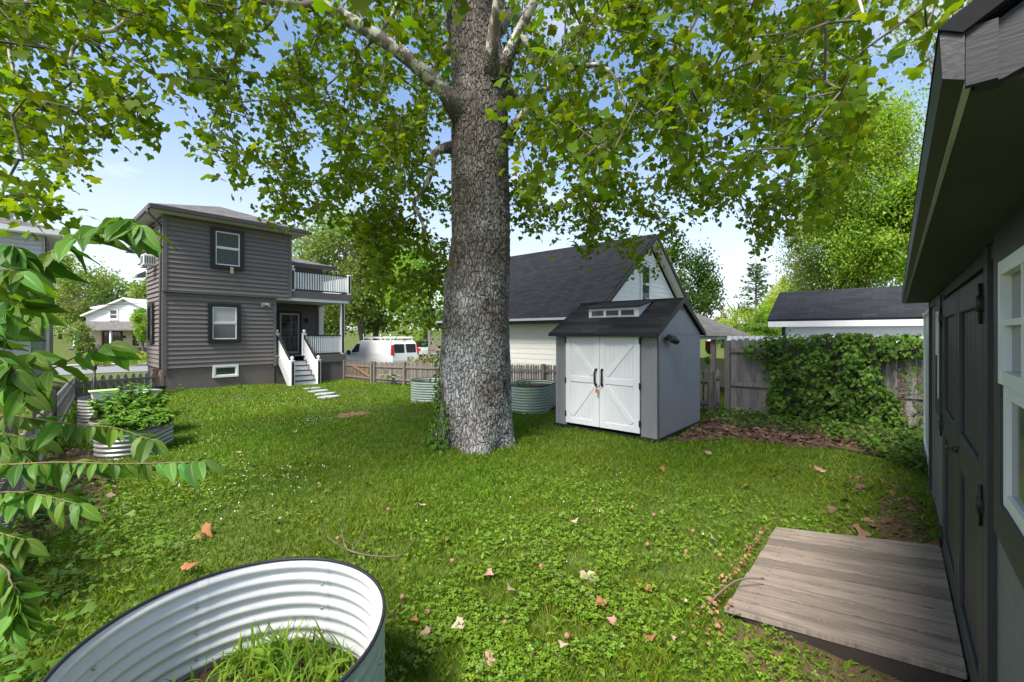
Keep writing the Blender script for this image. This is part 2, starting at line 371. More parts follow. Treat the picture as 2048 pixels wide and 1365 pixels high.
def patch(name, pts, m, dz=.014, jitter=.06, kind='structure'):
    """a flat patch draped on the ground with an uneven outline"""
    c = np.mean(pts, 0); out = []
    P = list(pts); n = len(P)
    for i in range(n):
        a, b = np.array(P[i]), np.array(P[(i+1) % n]); k = max(2, int(np.linalg.norm(b-a)/.12))
        for t in range(k):
            q = a+(b-a)*t/k; d = q-c; q = q+d/np.linalg.norm(d)*random.uniform(-jitter, jitter); out.append(q)
    N = len(out); rings = 8; V = []; Fc = []
    for r in range(rings+1):
        for q in out:
            p = c+(q-c)*(r+.001)/rings
            V.append((p[0], p[1], G(p[0], p[1])+dz+(.018*math.sin(p[0]*1.9+p[1]*.7)+.015*math.sin(p[1]*2.3-p[0]*1.1)+.01*math.sin(p[0]*4.1)*math.sin(p[1]*3.7)) - (.02 if r == rings else 0)))
    for r in range(rings):
        for i in range(N): j = (i+1) % N; Fc.append((r*N+i, (r+1)*N+i, (r+1)*N+j, r*N+j))
    o = np_mesh(name, np.array(V), np.array(Fc), np.ones((len(Fc), 3)), m, smooth=True); o['kind'] = kind; return o
BED = [(7.3, 2.95), (8.3, 2.3), (8.6, 1.2), (9.2, .5), (8.6, -.2), (11.25, -.25), (11.25, 3.05), (9.5, 3.0)]
patch('mulch_bed', BED, M_dirt)
RED = [(5.0, 9.6), (5.75, 9.7), (5.9, 10.1), (5.3, 10.35), (4.9, 10.05)]
patch('bare_soil_patch', RED, M_reddirt, jitter=.08)
WALLDIRT = [(5.0, -.25), (6.7, -.25), (6.7, .12), (5.6, .2), (5.0, .1)]
patch('bare_soil_strip', WALLDIRT, M_dirt)
FENCEDIRT = [(-.1, 5.6), (.6, 6.2), (.85, 8.3), (.75, 10.3), (.42, 10.3), (.2, 8.5)]
patch('shaded_soil_strip', FENCEDIRT, M_dirt)
RAMPDIRT = [(2.3, -.25), (3.2, -.2), (3.15, .75), (2.85, .8), (2.5, .3)]
patch('trodden_soil', RAMPDIRT, M_dirt)
def strip(name, xs, y0, y1, m, dz):
    V = []; Fc = []
    for i, x in enumerate(xs):
        for j in range(5): y = y0+(y1-y0)*j/4; V.append((x, y, G(x, y)+dz))
    for i in range(len(xs)-1):
        for j in range(4): Fc.append((i*5+j, i*5+5+j, i*5+6+j, i*5+1+j))
    o = np_mesh(name, np.array(V), np.array(Fc), np.ones((len(Fc), 3)), m); o['kind'] = 'structure'
strip('road', np.arange(-60, 120, 4.), 37.5, 46.5, M_asphalt, .02)
strip('pavement', np.arange(-60, 120, 4.), 46.6, 48.0, mat('concrete', (.45, .43, .40), .9, .1, 4, coord='Object', tint=False), .1)
# ---------------------------------------------------------------- the charcoal house
HX0, HX1, HXU, HY0, HYM = 3.58, 7.5, 8.1, 20.46, 23.5
GH = -.34
house = thing('house', (5.8, 22, GH), 'two storey charcoal house with lapped siding, white framed windows and back porch', 'house')
X_, Y_, Z_ = Vector((1, 0, 0)), Vector((0, 1, 0)), Vector((0, 0, 1))
b = MB()
b.box(HX0+.03, HX1-.03, HY0+.04, HYM, GH-.4, .58); b.build('foundation', M_found, house)
b = MB(); b.box(HX0+.02, HX1-.02, HY0+.02, HYM+.05, .57, 3.5); b.box(HX0+.02, HXU-.02, HY0-.08, HYM+.1, 3.48, 6.4); b.box(4.75, 11.0, HYM+.06, HYM+7, .57, 5.45)
core = b.build('wall', M_grey_siding, house)
b = MB()
siding(b, frame((HX0, HY0+.02, 0), X_, -Y_), lambda t: (0, HX1-HX0), .56, 3.47, .172)
siding(b, frame((HX0, HY0-.08, 0), X_, -Y_), lambda t: (0, HXU-HX0), 3.50, 6.34, .172)
siding(b, frame((HX0+.02, HY0-.08, 0), Y_, -X_), lambda t: (0, HYM-HY0+.1), 3.50, 6.34, .172)
siding(b, frame((HX0+.02, HY0, 0), Y_, -X_), lambda t: (0, HYM-HY0), .56, 3.47, .172)
siding(b, frame((HX1-.02, HY0, 0), Y_, X_), lambda t: (0, 3), .56, 3.47, .172)
siding(b, frame((HX1, HYM+.02, 0), X_, -Y_), lambda t: (0, 11.0-HX1), .95, 3.40, .172)
siding(b, frame((HXU, HYM+.02, 0), X_, -Y_), lambda t: (0, 11.0-HXU), 3.85, 5.45, .172)
b.build('siding', M_grey_siding, house)
b = MB()
b.box(HX0-.03, HX0+.1, HY0-.135, HY0-.03, 3.44, 6.34); b.box(HXU-.1, HXU+.03, HY0-.135, HY0-.03, 3.44, 6.34)
b.box(HX0-.03, HX0+.1, HY0-.035, HY0+.1, .45, 3.44); b.box(HX1-.1, HX1+.02, HY0-.035, HY0+.1, .45, 3.44); b.box(HX0+.1, HXU-.1, HY0-.12, HY0-.03, 3.42, 3.50)
b.build('corner_board', M_trimgrey, house)
# roofs: a hipped wing roof, a lower hipped main roof
def hip(b, x0, x1, y0, y1, z, ax, ay0, ay1, az, th=.14):
    b.poly([(x0, y0, z), (x1, y0, z), (ax, ay0, az)]); b.poly([(x1, y0, z), (x1, y1, z), (ax, ay1, az), (ax, ay0, az)])
    b.poly([(x0, y1, z), (x0, y0, z), (ax, ay0, az), (ax, ay1, az)]); b.poly([(x1, y1, z), (x0, y1, z), (ax, ay1, az)])
b = MB(); hip(b, HX0-.46, HXU+.52, HY0-.62, HYM+.1, 6.50, 5.8, HY0+1.5, HYM-1.1, 7.36)
rf = b.build('roof', M_roofgrey, house)
b = MB(); b.box(HX0-.44, HXU+.5, HY0-.6, HYM+.05, 6.30, 6.34); b.box(4.3, 11.4, HYM+.11, HYM+6.6, 5.36, 5.395); b.box(HXU+.02, 11.4, HYM-.35, HYM+.02, 5.36, 5.395); b.box(HX0-.5, HX0-.0, HYM-.3, HYM+.9, 5.28, 5.30); b.build('soffit', M_soffit, house)
b = MB()
for x0, x1, y0, y1 in ((HX0-.5, HXU+.56, HY0-.68, HY0-.6), (HX0-.52, HX0-.44, HY0-.6, HYM+.05), (HXU+.5, HXU+.58, HY0-.6, HYM+.05)):
    b.box(x0, x1, y0, y1, 6.32, 6.495)
    b.build('gutter', M_gutter, house, bevel=.02); b = MB()
b = MB(); hip(b, 4.2, 11.55, HYM-.45, HYM+6.8, 5.52, 7.6, HYM+2.6, HYM+4, 6.5); b.build('lower_roof', M_roofgrey, house)
for bx in ((HX0-.56, HX0-.5, HYM-.32, HYM+.9, 5.27, 5.42), (HXU+.1, 11.6, HYM-.52, HYM-.45, 5.38, 5.515), (11.5, 11.6, HYM-.44, HYM+6.8, 5.38, 5.515)): b = MB(); b.box(*bx); b.build('lower_gutter', M_gutter, house)
b = MB(); b.prism([(HX0+.01, HYM-.3, 5.3), (HX0-.5, HYM-.3, 5.3), (HX0-.5, HYM-.3, 5.41), (HX0+.01, HYM-.3, 5.62)], (0, 1.2, 0)); b.build('side_eave', M_roofgrey, house)
b = MB(); b.prism([(HX0-.02, HYM+.1, 4.25), (HX0-.3, HYM+.1, 4.22), (HX0-.3, HYM+.1, 4.32), (HX0-.02, HYM+.1, 4.5)], (0, .5, 0)); b.build('bay_roof', M_trimgrey, house)
b = MB()
b.tube([(HX0-.5, HY0-.3, 6.3), (HX0-.46, HY0-.25, 6.22), (HX0-.06, HY0+.12, 5.9), (HX0-.06, HY0+.12, 5.7), (HX0-.06, HY0+.12, GH)], .045, 8)
b.build('downspout', M_trimgrey, house)
b = MB(); b.tube([(9.6, HYM+2, 5.9), (9.6, HYM+2, 6.75)], .05, 8); b.build('vent_pipe', M_black, house)
# windows on the rear face
Pu = frame((5.20, HY0-.135, 4.62), X_, -Y_); window(house, Pu, .86, 1.34, .15, M_black, M_white, M_glass, .07, split=.52, blind=(.05, M_curtain))
Pl = frame((5.12, HY0-.036, 1.64), X_, -Y_); window(house, Pl, .86, 1.30, .14, M_black, M_white, M_glassgrey, .07, split=.5, blind=(.5, M_blind))
Pb = frame((5.22, HY0+.02, .17), X_, -Y_); window(house, Pb, .76, .36, .07, M_white, M_white, M_glass, .06, split=None, name='basement_window')
b = MB(); b.pbox(Pu, .50, .6, -.32, -.06, .071, .15); b.build('window_prop', mat('weathered_plank', (.36, .34, .26), .8), house)
for (y, z, h) in ((22.2, 4.78, 1.2), (22.0, 1.6, 1.35)):
    window(house, frame((HX0-.036, y+.7, z), -Y_, -X_), .7, h, .12, M_black, M_black, M_glass, .06)
b = MB(); c = Vector((7.05, HY0-.03, 3.13)); b.box(6.96, 7.12, HY0-.05, HY0+.02, 3.08, 3.2)
b.tube([(6.98, HY0-.05, 3.14), (6.93, HY0-.12, 3.12), (6.92, HY0-.19, 3.09)], [.03, .05, .075], 10); b.tube([(7.1, HY0-.05, 3.14), (7.15, HY0-.12, 3.12), (7.16, HY0-.19, 3.09)], [.03, .05, .075], 10)
b.build('flood_light', M_soffit, house)
# window air conditioner in the side wall
ac = thing('air_conditioner', (HX0-.2, 21.75, 4.5), 'white window air conditioner sticking out of the side wall of the charcoal house', 'air conditioner')
b = MB(); b.box(HX0-.42, HX0+.02, 21.45, 22.05, 4.5, 4.9); b.build('case', M_white, ac, bevel=.015)
b = MB()
for i in range(5): b.box(HX0-.38+i*.07, HX0-.35+i*.07, 21.435, 21.45, 4.56, 4.84)
for i in range(7): b.box(HX0-.43, HX0-.42, 21.5+i*.075, 21.54+i*.075, 4.55, 4.85)
b.build('grille', M_glassgrey, ac)
# porch: floor, skirt, stairs, rails, posts, balcony above
FZ = .86
b = MB(); b.box(HX1+.02, 10.75, HY0+.06, HYM-.02, FZ-.06, FZ); b.build('porch_floor', M_deckgrey, house)
b = MB(); b.box(HX1+.02, 10.78, HY0, HY0+.06, .50, FZ-.01); b.box(10.72, 10.78, HY0+.06, HYM, .5, FZ-.01); b.build('porch_fascia', M_deckgrey, house)
for bx in ((HX1+.02, 8.75, HY0+.08, HY0+.2, GH-.3, .5), (10.05, 10.76, HY0+.05, HY0+.3, GH-.4, .5), (10.46, 10.7, HY0+.301, HYM, GH-.4, .5)): b = MB(); b.box(*bx); b.build('porch_pier', M_found, house)
lt = MB(); lx0, lx1, lz0, lz1 = 8.78, 10.03, GH-.1, .47
for x0, x1, z0, z1 in ((lx0, lx0+.05, lz0, lz1), (lx1-.05, lx1, lz0, lz1), (lx0+.05, lx1-.05, lz1-.05, lz1), (lx0+.05, lx1-.05, lz0, lz0+.05)): lt.box(x0, x1, HY0+.05, HY0+.09, z0, z1)
for sgn, yy in ((1, HY0+.07), (-1, HY0+.08)):
    for i in range(-10, 16):
        a = lx0+i*.1; pts = []
        x, z, X2, Z2 = a, lz0, a+(lz1-lz0), lz1
        if sgn < 0: x, X2 = lx0+lx1-a, lx0+lx1-a-(lz1-lz0)
        def cl(x, z, X2, Z2):
            t0, t1 = 0, 1
            for lo, hi in ((lx0+.04, lx1-.04),):
                if abs(X2-x) > 0:
                    ta, tb = (lo-x)/(X2-x), (hi-x)/(X2-x); t0 = max(t0, min(ta, tb)); t1 = min(t1, max(ta, tb))
            return t0, t1
        t0, t1 = cl(x, z, X2, Z2)
        if t1-t0 > .05: lt.beam((x+(X2-x)*t0, yy, z+(Z2-z)*t0), (x+(X2-x)*t1, yy, z+(Z2-z)*t1), .008, .035, up=(-sgn, 0, 1))
lt.build('lattice', M_trimgrey, house)
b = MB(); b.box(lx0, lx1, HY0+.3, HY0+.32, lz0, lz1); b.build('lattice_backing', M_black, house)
def rail(name, a, c, z0, z1, n, wood=M_white, dark=M_black, solid=False):
    a, c = Vector(a), Vector(c); r = MB()
    r.beam(a+Z_*z1, c+Z_*z1, .07, .05); r.beam(a+Z_*z0, c+Z_*z0, .05, .05); o = r.build(name, dark, house)
    q = MB()
    for i in range(n):
        t = (i+.5)/n; p = a+(c-a)*t; wd = (c-a).length/n*(.98 if solid else .52)
        q.beam(p+Z_*(z0+.027), p+Z_*(z1-.027), wd if abs((c-a).x) > abs((c-a).y) else .03, .03 if abs((c-a).x) > abs((c-a).y) else wd, up=(0, 1, 0))
    q.build('balusters', wood, o)
def post(x, y, z0, z1, name='rail_post', ball=True, w=.075):
    b = MB(); b.box(x-w, x+w, y-w, y+w, z0, z1)
    if ball:
        b.box(x-w-.015, x+w+.015, y-w-.015, y+w+.015, z1, z1+.03); b.lathe((x, y, z1+.03), [(.03, 0), (.035, .03), (.06, .06), (.07, .1), (.055, .145), (.0, .165)], 12)
    o = b.build(name, M_white, house)
    d = MB(); 
    d.box(x-w*.62, x+w*.62, y-w-.006, y-w-.001, z0+.06, z1-.06); d.box(x+w+.001, x+w+.006, y-w*.62, y+w*.62, z0+.06, z1-.06); d.build('dark_inlay', M_black, o)
SX0, SX1 = 7.62, 8.72
rail('porch_rail', (8.85, HY0+.1, 0), (10.55, HY0+.1, 0), FZ+.06, FZ+.92, 17)
rail('porch_rail', (10.62, HY0+.2, 0), (10.62, HYM-.1, 0), FZ+.06, FZ+.92, 22)
post(SX1+.05, HY0+.1, FZ, FZ+1.0); post(HX1+.08, HY0+.1, FZ, FZ+1.0)
post(10.62, HY0+.1, FZ, 3.42, 'porch_post', False, .08)
b = MB(); b.box(10.74, 10.98, HYM-.2, HYM-.001, FZ, 3.3); b.box(10.70, 11.02, HYM-.24, HYM-.0005, 3.1, 3.25); b.build('pilaster', M_white, house)
nst = 6; rise = (FZ-GH+.02)/nst; run = .26
st = MB(); tr = MB()
for i in range(nst):
    y1 = HY0+.02-i*run; z1 = FZ-i*rise
    st.box(SX0+.09, SX1-.02, y1-.02, y1, z1-rise, z1-.032); tr.box(SX0+.07, SX1, y1-.04, y1+run if i else y1+.05, z1-.03, z1)
stp = st.build('stair_risers', M_white, house); tr.build('stair_treads', M_black, house)
yb = HY0+.02-(nst-1)*run
for x in (SX0+.03, SX1+.04):
    b = MB(); b.prism([(x-.025, HY0, FZ-.05), (x-.025, yb-.02, GH+.17), (x-.025, yb-.02, GH-.15), (x-.025, yb+.2, GH-.15), (x-.025, HY0, FZ-.35)], (.05, 0, 0)); b.build('stringer', M_steps, house)
    post(x, yb-.1, GH-.15, GH+1.05)
    r = MB(); r.beam((x, HY0+.1, FZ+.88), (x, yb-.1, GH+.94), .08, .05); o = r.build('stair_handrail', M_black, house)
    r = MB(); n = 9
    for i in range(n):
        t = (i+.5)/n; y = HY0+.06+(yb-.04-HY0-.06)*t; zz = FZ+.05+(GH+.17-FZ-.05)*t
        r.beam((x, y, zz), (x, y, zz+.80), .03, .12, up=(0, 1, 0))
    r.build('balusters', M_white, o)
dr = MB(); P = frame((8.80, HYM, FZ), X_, -Y_)
dr.pbox(P, -.13, 0, 0, 2.18, .02, .07); dr.pbox(P, .95, 1.08, 0, 2.18, .02, .07); dr.pbox(P, 0, .95, 2.06, 2.18, .02, .07); door = dr.build('door', M_black, house)
dr = MB(); dr.pbox(P, 0, .07, 0, 2.05, .02, .06); dr.pbox(P, .88, .95, 0, 2.05, .02, .06); dr.pbox(P, .07, .88, 0, .09, .02, .059); dr.pbox(P, .07, .88, 1.97, 2.05, .02, .059); dr.build('storm_frame', M_ltgrey, door)
dr = MB(); dr.pbox(P, .07, .88, .09, 1.97, .021, .03); dr.build('pane', M_glass, door)
dr = MB()
for i in range(1, 2): dr.pbox(P, .47, .485, .09, 1.97, .031, .038)
for i in range(1, 5): z = .09+i*1.88/5; dr.pbox(P, .07, .88, z-.007, z+.007, .031, .037)
dr.build('muntins', M_midgrey, door)
b = MB(); b.tube([(10.1, HYM-.02, 2.6), (10.1, HYM-.14, 2.66)], .03, 8); b.lathe((10.1, HYM-.16, 2.42), [(.05, 0), (.07, .12), (.03, .2), (0, .24)], 10); b.build('wall_lantern', M_black, house)
# balcony
b = MB(); b.box(HXU+.04, 11.0, HY0-.06, HY0, 3.50, 3.80); b.box(10.94, 11.0, HY0, HYM, 3.50, 3.80); b.build('balcony_fascia', M_deckgrey, house)
b = MB(); b.box(HXU+.04, 10.93, HY0+.01, HYM-.02, 3.72, 3.79); b.build('balcony_floor', M_deckgrey, house)
b = MB(); b.box(HX1+.05, 10.9, HY0-.02, HY0+.1, 3.36, 3.495); b.box(10.7, 10.9, HY0+.1, HYM, 3.36, 3.495); b.build('porch_beam', M_white, house)
b = MB(); b.box(HX1+.02, 10.69, HY0+.11, HYM-.02, 3.40, 3.47); b.build('porch_ceiling', M_soffit, house)
rail('balcony_rail', (8.3, HY0+.02, 0), (10.85, HY0+.02, 0), 3.88, 4.70, 22); rail('balcony_rail', (10.92, HY0+.15, 0), (10.92, HYM-.1, 0), 3.88, 4.70, 26)
post(HXU+.12, HY0+.02, 3.8, 4.78); post(10.92, HY0+.02, 3.8, 4.78, ball=False)
# planting clump at the corner is added with the plants
# ---------------------------------------------------------------- the far white house
def rbox_house():
    c0 = at(225, 668, 54); r = Vector((SA, -CA, 0)); f = Vector((CA, SA, 0)); gz0 = -.35
    h = thing('house', (c0.x, c0.y, gz0), 'white gabled house across the road with a deep grey porch roof', 'house')
    P = frame((c0.x, c0.y, 0), r, -f)
    sc = 54/F
    px = lambda x: (x-225)*sc
    pz = lambda y: EYE+(668-y)*sc
    W0, W1 = px(173), px(300)
    b = MB(); b.pbox(P, W0+.3, W1-.3, gz0-1, pz(650), -6, 0); b.build('wall', M_yellow, h)
    g = MB()
    pk = (px(254), pz(599)); e0 = (W0-.2, pz(634)); e1 = (px(318), pz(628))
    g.prism([P(W0, pz(650), .05), P(px(312), pz(650), .05), P(px(312), pz(632), .05), P(pk[0], pk[1]-.2, .05), P(W0, pz(633), .05)], P(0, 0, -7)-P(0, 0, 0))
    wl = g.build('gable_wall', M_whitesid, h)
    g = MB(); lim = lambda t: (W0+max(0, (t-pz(633)))*(pk[0]-W0)/(pk[1]-pz(633)), px(312)-max(0, (t-pz(632)))*(px(312)-pk[0])/(pk[1]-pz(632)))
    siding(g, frame(P(0, 0, .05), r, -f), lim, pz(650), pk[1]-.3, .22, .02); g.build('siding', M_whitesid, h)
    rf = MB()
    for e in (e0, e1):
        d = .18; rf.prism([P(e[0], e[1], .6), P(pk[0], pk[1], .6), P(pk[0], pk[1]+d, .6), P(e[0], e[1]+d, .6)], P(0, 0, -8)-P(0, 0, 0))
    rf.build('roof', M_whitesid, h)
    d = MB(); d.prism([P(px(163), pz(617), -1.2), P(px(225), pz(605), -1.2), P(px(225), pz(602), -1.2), P(px(161), pz(614), -1.2)], P(0, 0, -5)-P(0, 0, 0)); d.pbox(P, px(174), px(222), pz(632), pz(612), -5, -1.4); d.build('dormer', M_whitesid, h)
    p = MB(); p.hexa([P(W0-.1, pz(662), 2.6), P(W1+.2, pz(662), 2.6), P(W1+.2, pz(643)-.1, .08), P(W0-.1, pz(643)-.1, .08), P(W0-.1, pz(660), 2.6), P(W1+.2, pz(660), 2.6), P(W1+.2, pz(643), .08), P(W0-.1, pz(643), .08)]); p.build('porch_roof', M_roofgrey, h)
    p = MB(); p.pbox(P, W0, W1, pz(697), pz(695.5), .0, 2.5); p.pbox(P, W0+.2, W1, gz0-1.2, pz(697), .0, 2.4); p.build('porch_floor', M_found, h)
    for x in (186, 255.5):
        p = MB(); p.pbox(P, px(x)-.09, px(x)+.09, pz(695.5), pz(661.5), 2.2, 2.38); p.build('porch_post', M_white, h)
    p = MB(); p.pbox(P, px(195), px(255), pz(690), pz(689), 2.3, 2.36)
    for i in range(20): p.pbox(P, px(196+i*3), px(196+i*3)+.03, pz(695), pz(690), 2.32, 2.35)
    p.build('porch_rail', M_black, h)
    window(h, frame(P(px(222), pz(638.5), .07), r, -f), px(236)-px(222), pz(621)-pz(638.5), .16, M_white, M_white, M_glass, .1)
    window(h, frame(P(px(269), pz(634), .07), r, -f), .8, .9, .16, M_white, M_white, M_glass, .1)
    window(h, frame(P(px(208), pz(693), .02), r, -f), px(242)-px(208), pz(664)-pz(693), .2, M_rust, M_rust, M_glass, .1, muntin=(5, 5, 0), split=None, name='french_window')
    window(h, frame(P(px(268), pz(690), .02), r, -f), px(276)-px(268), pz(664)-pz(690), .1, M_rust, M_rust, M_glass, .1, split=None, name='window')
    q = MB(); q.pbox(P, px(244), px(251), pz(676), pz(672), .02, .2); q.build('mail_box', M_black, h)
    s = MB()
    for i in range(5): s.pbox(P, px(212), px(232), pz(697)-.2*(i+1), pz(697)-.2*i, 2.41, 2.7+.35*i)
    s.build('front_steps', M_steps, h)
rbox_house()
# ---------------------------------------------------------------- pale grey neighbour's house on the left
nb = math.radians(41.4+45.4)   # bearing of its long side, from +x
sd = Vector((math.cos(nb), math.sin(nb), 0)); fr = Vector((sd.y, -sd.x, 0))   # along the side, and along its front to the right
NC = at(90, 668, 15.5); NC.z = 0; GN = -.5
nh = thing('house', (NC.x, NC.y, GN), 'pale grey two storey neighbour house behind the leafy shrub', 'house')
Ps = frame(NC, sd, fr); Pf = frame(NC, -fr, -sd)    # side wall from near corner; front wall leftwards from near corner
LS = 7.0; LF = 6.0; NT = 5.35
b = MB(); b.hexa([Pf(0, GN-.5, -.02), Pf(LF, GN-.5, -.02), Pf(LF, GN-.5, -LS), Pf(0, GN-.5, -LS), Pf(0, NT, -.02), Pf(LF, NT, -.02), Pf(LF, NT, -LS), Pf(0, NT, -LS)]); b.build('wall', M_ltgrey, nh)
b = MB(); siding(b, Ps, lambda t: (.08, LS), .2, NT, .16); siding(b, Pf, lambda t: (.08, LF), 2.9, NT, .16); b.build('siding', M_ltgrey, nh)
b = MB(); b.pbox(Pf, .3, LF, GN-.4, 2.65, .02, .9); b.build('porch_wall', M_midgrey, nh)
b = MB(); b.hexa([Pf(-.1, 2.66, 1.2), Pf(LF, 2.66, 1.2), Pf(LF, 2.66, .03), Pf(-.1, 2.66, .03), Pf(-.1, 2.8, 1.2), Pf(LF, 2.8, 1.2), Pf(LF, 3.15, .03), Pf(-.1, 3.15, .03)]); b.build('porch_roof', M_ltgrey, nh)
b = MB(); b.tube([Pf(-.02, 3.0, .1), Pf(-.05, 2.7, .2), Pf(-.05, 2.5, .05), Pf(-.05, -.3, .05)], .06, 8); b.build('downspout', M_white, nh)
window(nh, Ps and frame(Ps(3.0, .9, .055), sd, fr), .95, 1.5, .14, M_ltgrey, M_white, M_glass, .07)
window(nh, frame(Ps(3.2, 3.5, .055), sd, fr), .8, 1.2, .14, M_ltgrey, M_white, M_glass, .07)
window(nh, frame(Pf(2.0, 1.0, .9), -fr, -sd), .8, 1.1, .1, M_white, M_white, M_glass, .05)
b = MB(); e = .45
A = [Pf(-e, NT, e), Pf(LF+e, NT, e), Pf(LF+e, NT, -LS-e), Pf(-e, NT, -LS-e)]; R1, R2 = Pf(LF/2, NT+1.3, -LS*.35), Pf(LF/2, NT+1.3, -LS*.65)
A2 = [p+Z_*.18 for p in A]
b.poly([A2[0], A2[1], R1]); b.poly([A2[1], A2[2], R2, R1]); b.poly([A2[2], A2[3], R2]); b.poly([A2[3], A2[0], R1, R2]); b.build('roof', M_roofgrey, nh)
b = MB(); b.hexa(A+[p-Z_*.003 for p in A2]); b.build('soffit', M_whitesid, nh)
b = MB(); p = Pf(.9, NT+.2, -.7); b.box(p.x-.12, p.x+.12, p.y-.12, p.y+.12, NT+.2, NT+.95); b.build('chimney', M_midgrey, nh)
# ---------------------------------------------------------------- white garage with the steep black roof
M_garage_trim = mat('black_trim', (.02, .02, .022), .5, .1, 5)
GX0, GX1, GY0, GY1, GE, GR = 12.45, 20.95, 7.45, 14.6, 2.45, 5.77
GXM = 16.7
gar = thing('garage', (GXM, 11, -.25), 'long white garage with a steep black shingle roof, standing behind the picket fence', 'garage')
b = MB(); b.box(GX0+.02, GX1-.02, GY0+.02, GY1, -.6, GE); b.prism([(GX0+.1, GY0+.02, GE), (GX1-.1, GY0+.02, GE), (GXM, GY0+.02, GR-.28)], (0, GY1-GY0-.02, 0)); b.build('wall', M_cream, gar)
b = MB(); siding(b, frame((GX0+.02, GY1, 0), -Y_, -X_), lambda t: (0, GY1-GY0-.1), -.2, GE, .19, .012, .03)
b.build('siding', M_cream, gar)
slope = (GR-.25-GE)/(GXM-GX0)
b = MB(); siding(b, frame((GX0, GY0+.02, 0), X_, -Y_), lambda t: (max(.1, (t-GE)/slope+.12), GX1-GX0-max(.1, (t-GE)/slope+.12)), -.2, GR-.5, .19, .014, .03)
b.build('gable_siding', M_whitesid, gar)
b = MB()
def roofside(b, xe, ze, xr, zr, y0, y1, th=.13):
    n = Vector((-(zr-ze), 0, (xr-xe))).normalized()
    if n.z < 0: n = -n
    b.prism([(xe, y0, ze), (xr, y0, zr), (xr, y1, zr), (xe, y1, ze)], n*th)
roofside(b, GX0-.45, 2.29, GXM, 5.70, GY0-.35, GY1+.2); roofside(b, GX1+.45, 2.29, GXM, 5.70, GY0-.35, GY1+.2); b.build('roof', M_roofblack, gar)
b = MB()
for s in (-1, 1):
    xe = GXM+s*(GXM-GX0+.45)
    b.prism([(xe, GY0-.40, 2.23), (GXM, GY0-.40, 5.62), (GXM, GY0-.40, 5.80), (xe, GY0-.40, 2.42)], (0, .045, 0))
b.box(GX0-.50, GX0-.455, GY0-.39, GY1+.18, 2.2, 2.36); b.build('fascia', M_garage_trim, gar)
b = MB(); b.box(GX0-.6, GX0-.505, GY0-.39, GY1+.18, 2.32, 2.40); b.build('gutter', M_midgrey, gar)
b = MB(); b.box(GX0-.45, GX0+.02, GY0-.34, GY1+.18, 2.24, 2.27)
for s in (-1, 1):
    xe = GXM+s*(GXM-GX0+.43)
    b.prism([(xe, GY0-.34, 2.26), (GXM, GY0-.34, 5.66), (GXM, GY0+.01, 5.66), (xe, GY0+.01, 2.26)], (0, 0, .012))
b.build('soffit', M_whitesid, gar)
window(gar, frame((GXM-.65, GY0, 3.1), X_, -Y_), .75, 1.45, .11, M_whitesid, M_white, M_glass, .06)
# ---------------------------------------------------------------- grey storage shed with white double doors
M_resin = mat('grey_resin_panel', (.31, .315, .335), .55, .05, 3, lines=(0, .11, .07))
M_resinS = mat('grey_resin_corner', (.25, .247, .255), .55, .05, 3, lines=(0, .05, .12))
M_doorw = mat('white_resin_door', (.78, .79, .81), .5, .03, 3, lines=(0, .075, .06))
M_doorw2 = mat('white_resin_brace', (.80, .81, .83), .5, .03, 3)
M_shedroof = shingle_mat('resin_shingle', (.036, .035, .038), .35, .4, .15)
SX, SXB, SY0, SY1, SZ = 7.28, 9.44, 3.08, 5.22, 1.86
sh = thing('storage_shed', ((SX+SXB)/2, (SY0+SY1)/2, 0), 'grey resin garden shed with white barn style double doors', 'shed')
b = MB(); b.box(SX-.03, SXB+.03, SY0-.03, SY1+.03, -.02, .045); b.build('base', M_black, sh)
SM = (SX+SXB)/2; RZ = 2.5
b = MB()
b.prism([(SX, SY0, .046), (SXB, SY0, .046), (SXB, SY0, SZ), (SM, SY0, RZ-.04), (SX, SY0, SZ)], (0, .04, 0))
b.prism([(SX, SY1-.04, .046), (SXB, SY1-.04, .046), (SXB, SY1-.04, SZ), (SM, SY1-.04, RZ-.04), (SX, SY1-.04, SZ)], (0, .04, 0))
b.box(SXB-.04, SXB, SY0+.04, SY1-.04, .046, SZ); b.build('wall', M_resin, sh)
b = MB(); b.box(SX, SX+.05, SY0+.041, SY0+.30, .046, SZ); b.box(SX, SX+.05, SY1-.26, SY1-.041, .046, SZ); b.box(SX+.01, SX+.05, SY0+.3, SY1-.26, 1.83, SZ)
b.box(SX-.012, SX-.001, SY0-.012, SY0+.10, .046, SZ-.01); b.box(SX-.012, SX+.05, SY0-.012, SY0-.001, .046, SZ-.01)
b.build('front_panel', M_resinS, sh)
b = MB(); b.box(SX+.06, SXB, SY0-.006, SY0-.001, SZ-.02, SZ-.005); b.prism([(SM-.23, SY0-.008, 2.3), (SM+.23, SY0-.008, 2.3), (SM+.03, SY0-.008, 2.43), (SM-.03, SY0-.008, 2.43)], (0, .006, 0))
gv = b.build('gable_trim', M_resinS, sh)
b = MB()
for i, wd in enumerate((.12, .085, .05)): b.box(SM-wd, SM+wd, SY0-.016, SY0-.0085, 2.315+i*.035, 2.33+i*.035)
b.build('vent_slats', M_black, gv)
b = MB(); roofside(b, SX-.14, SZ-.035, SM, RZ-.02, SY0-.05, SY1+.06, .05); roofside(b, SXB+.14, SZ-.035, SM, RZ-.02, SY0-.05, SY1+.06, .05); b.box(SM-.07, SM+.07, SY0-.055, SY1+.065, RZ+.005, RZ+.045)
b.build('roof', M_shedroof, sh)
b = MB(); b.box(SX-.17, SX-.12, SY0-.055, SY1+.065, SZ-.05, SZ+.012)
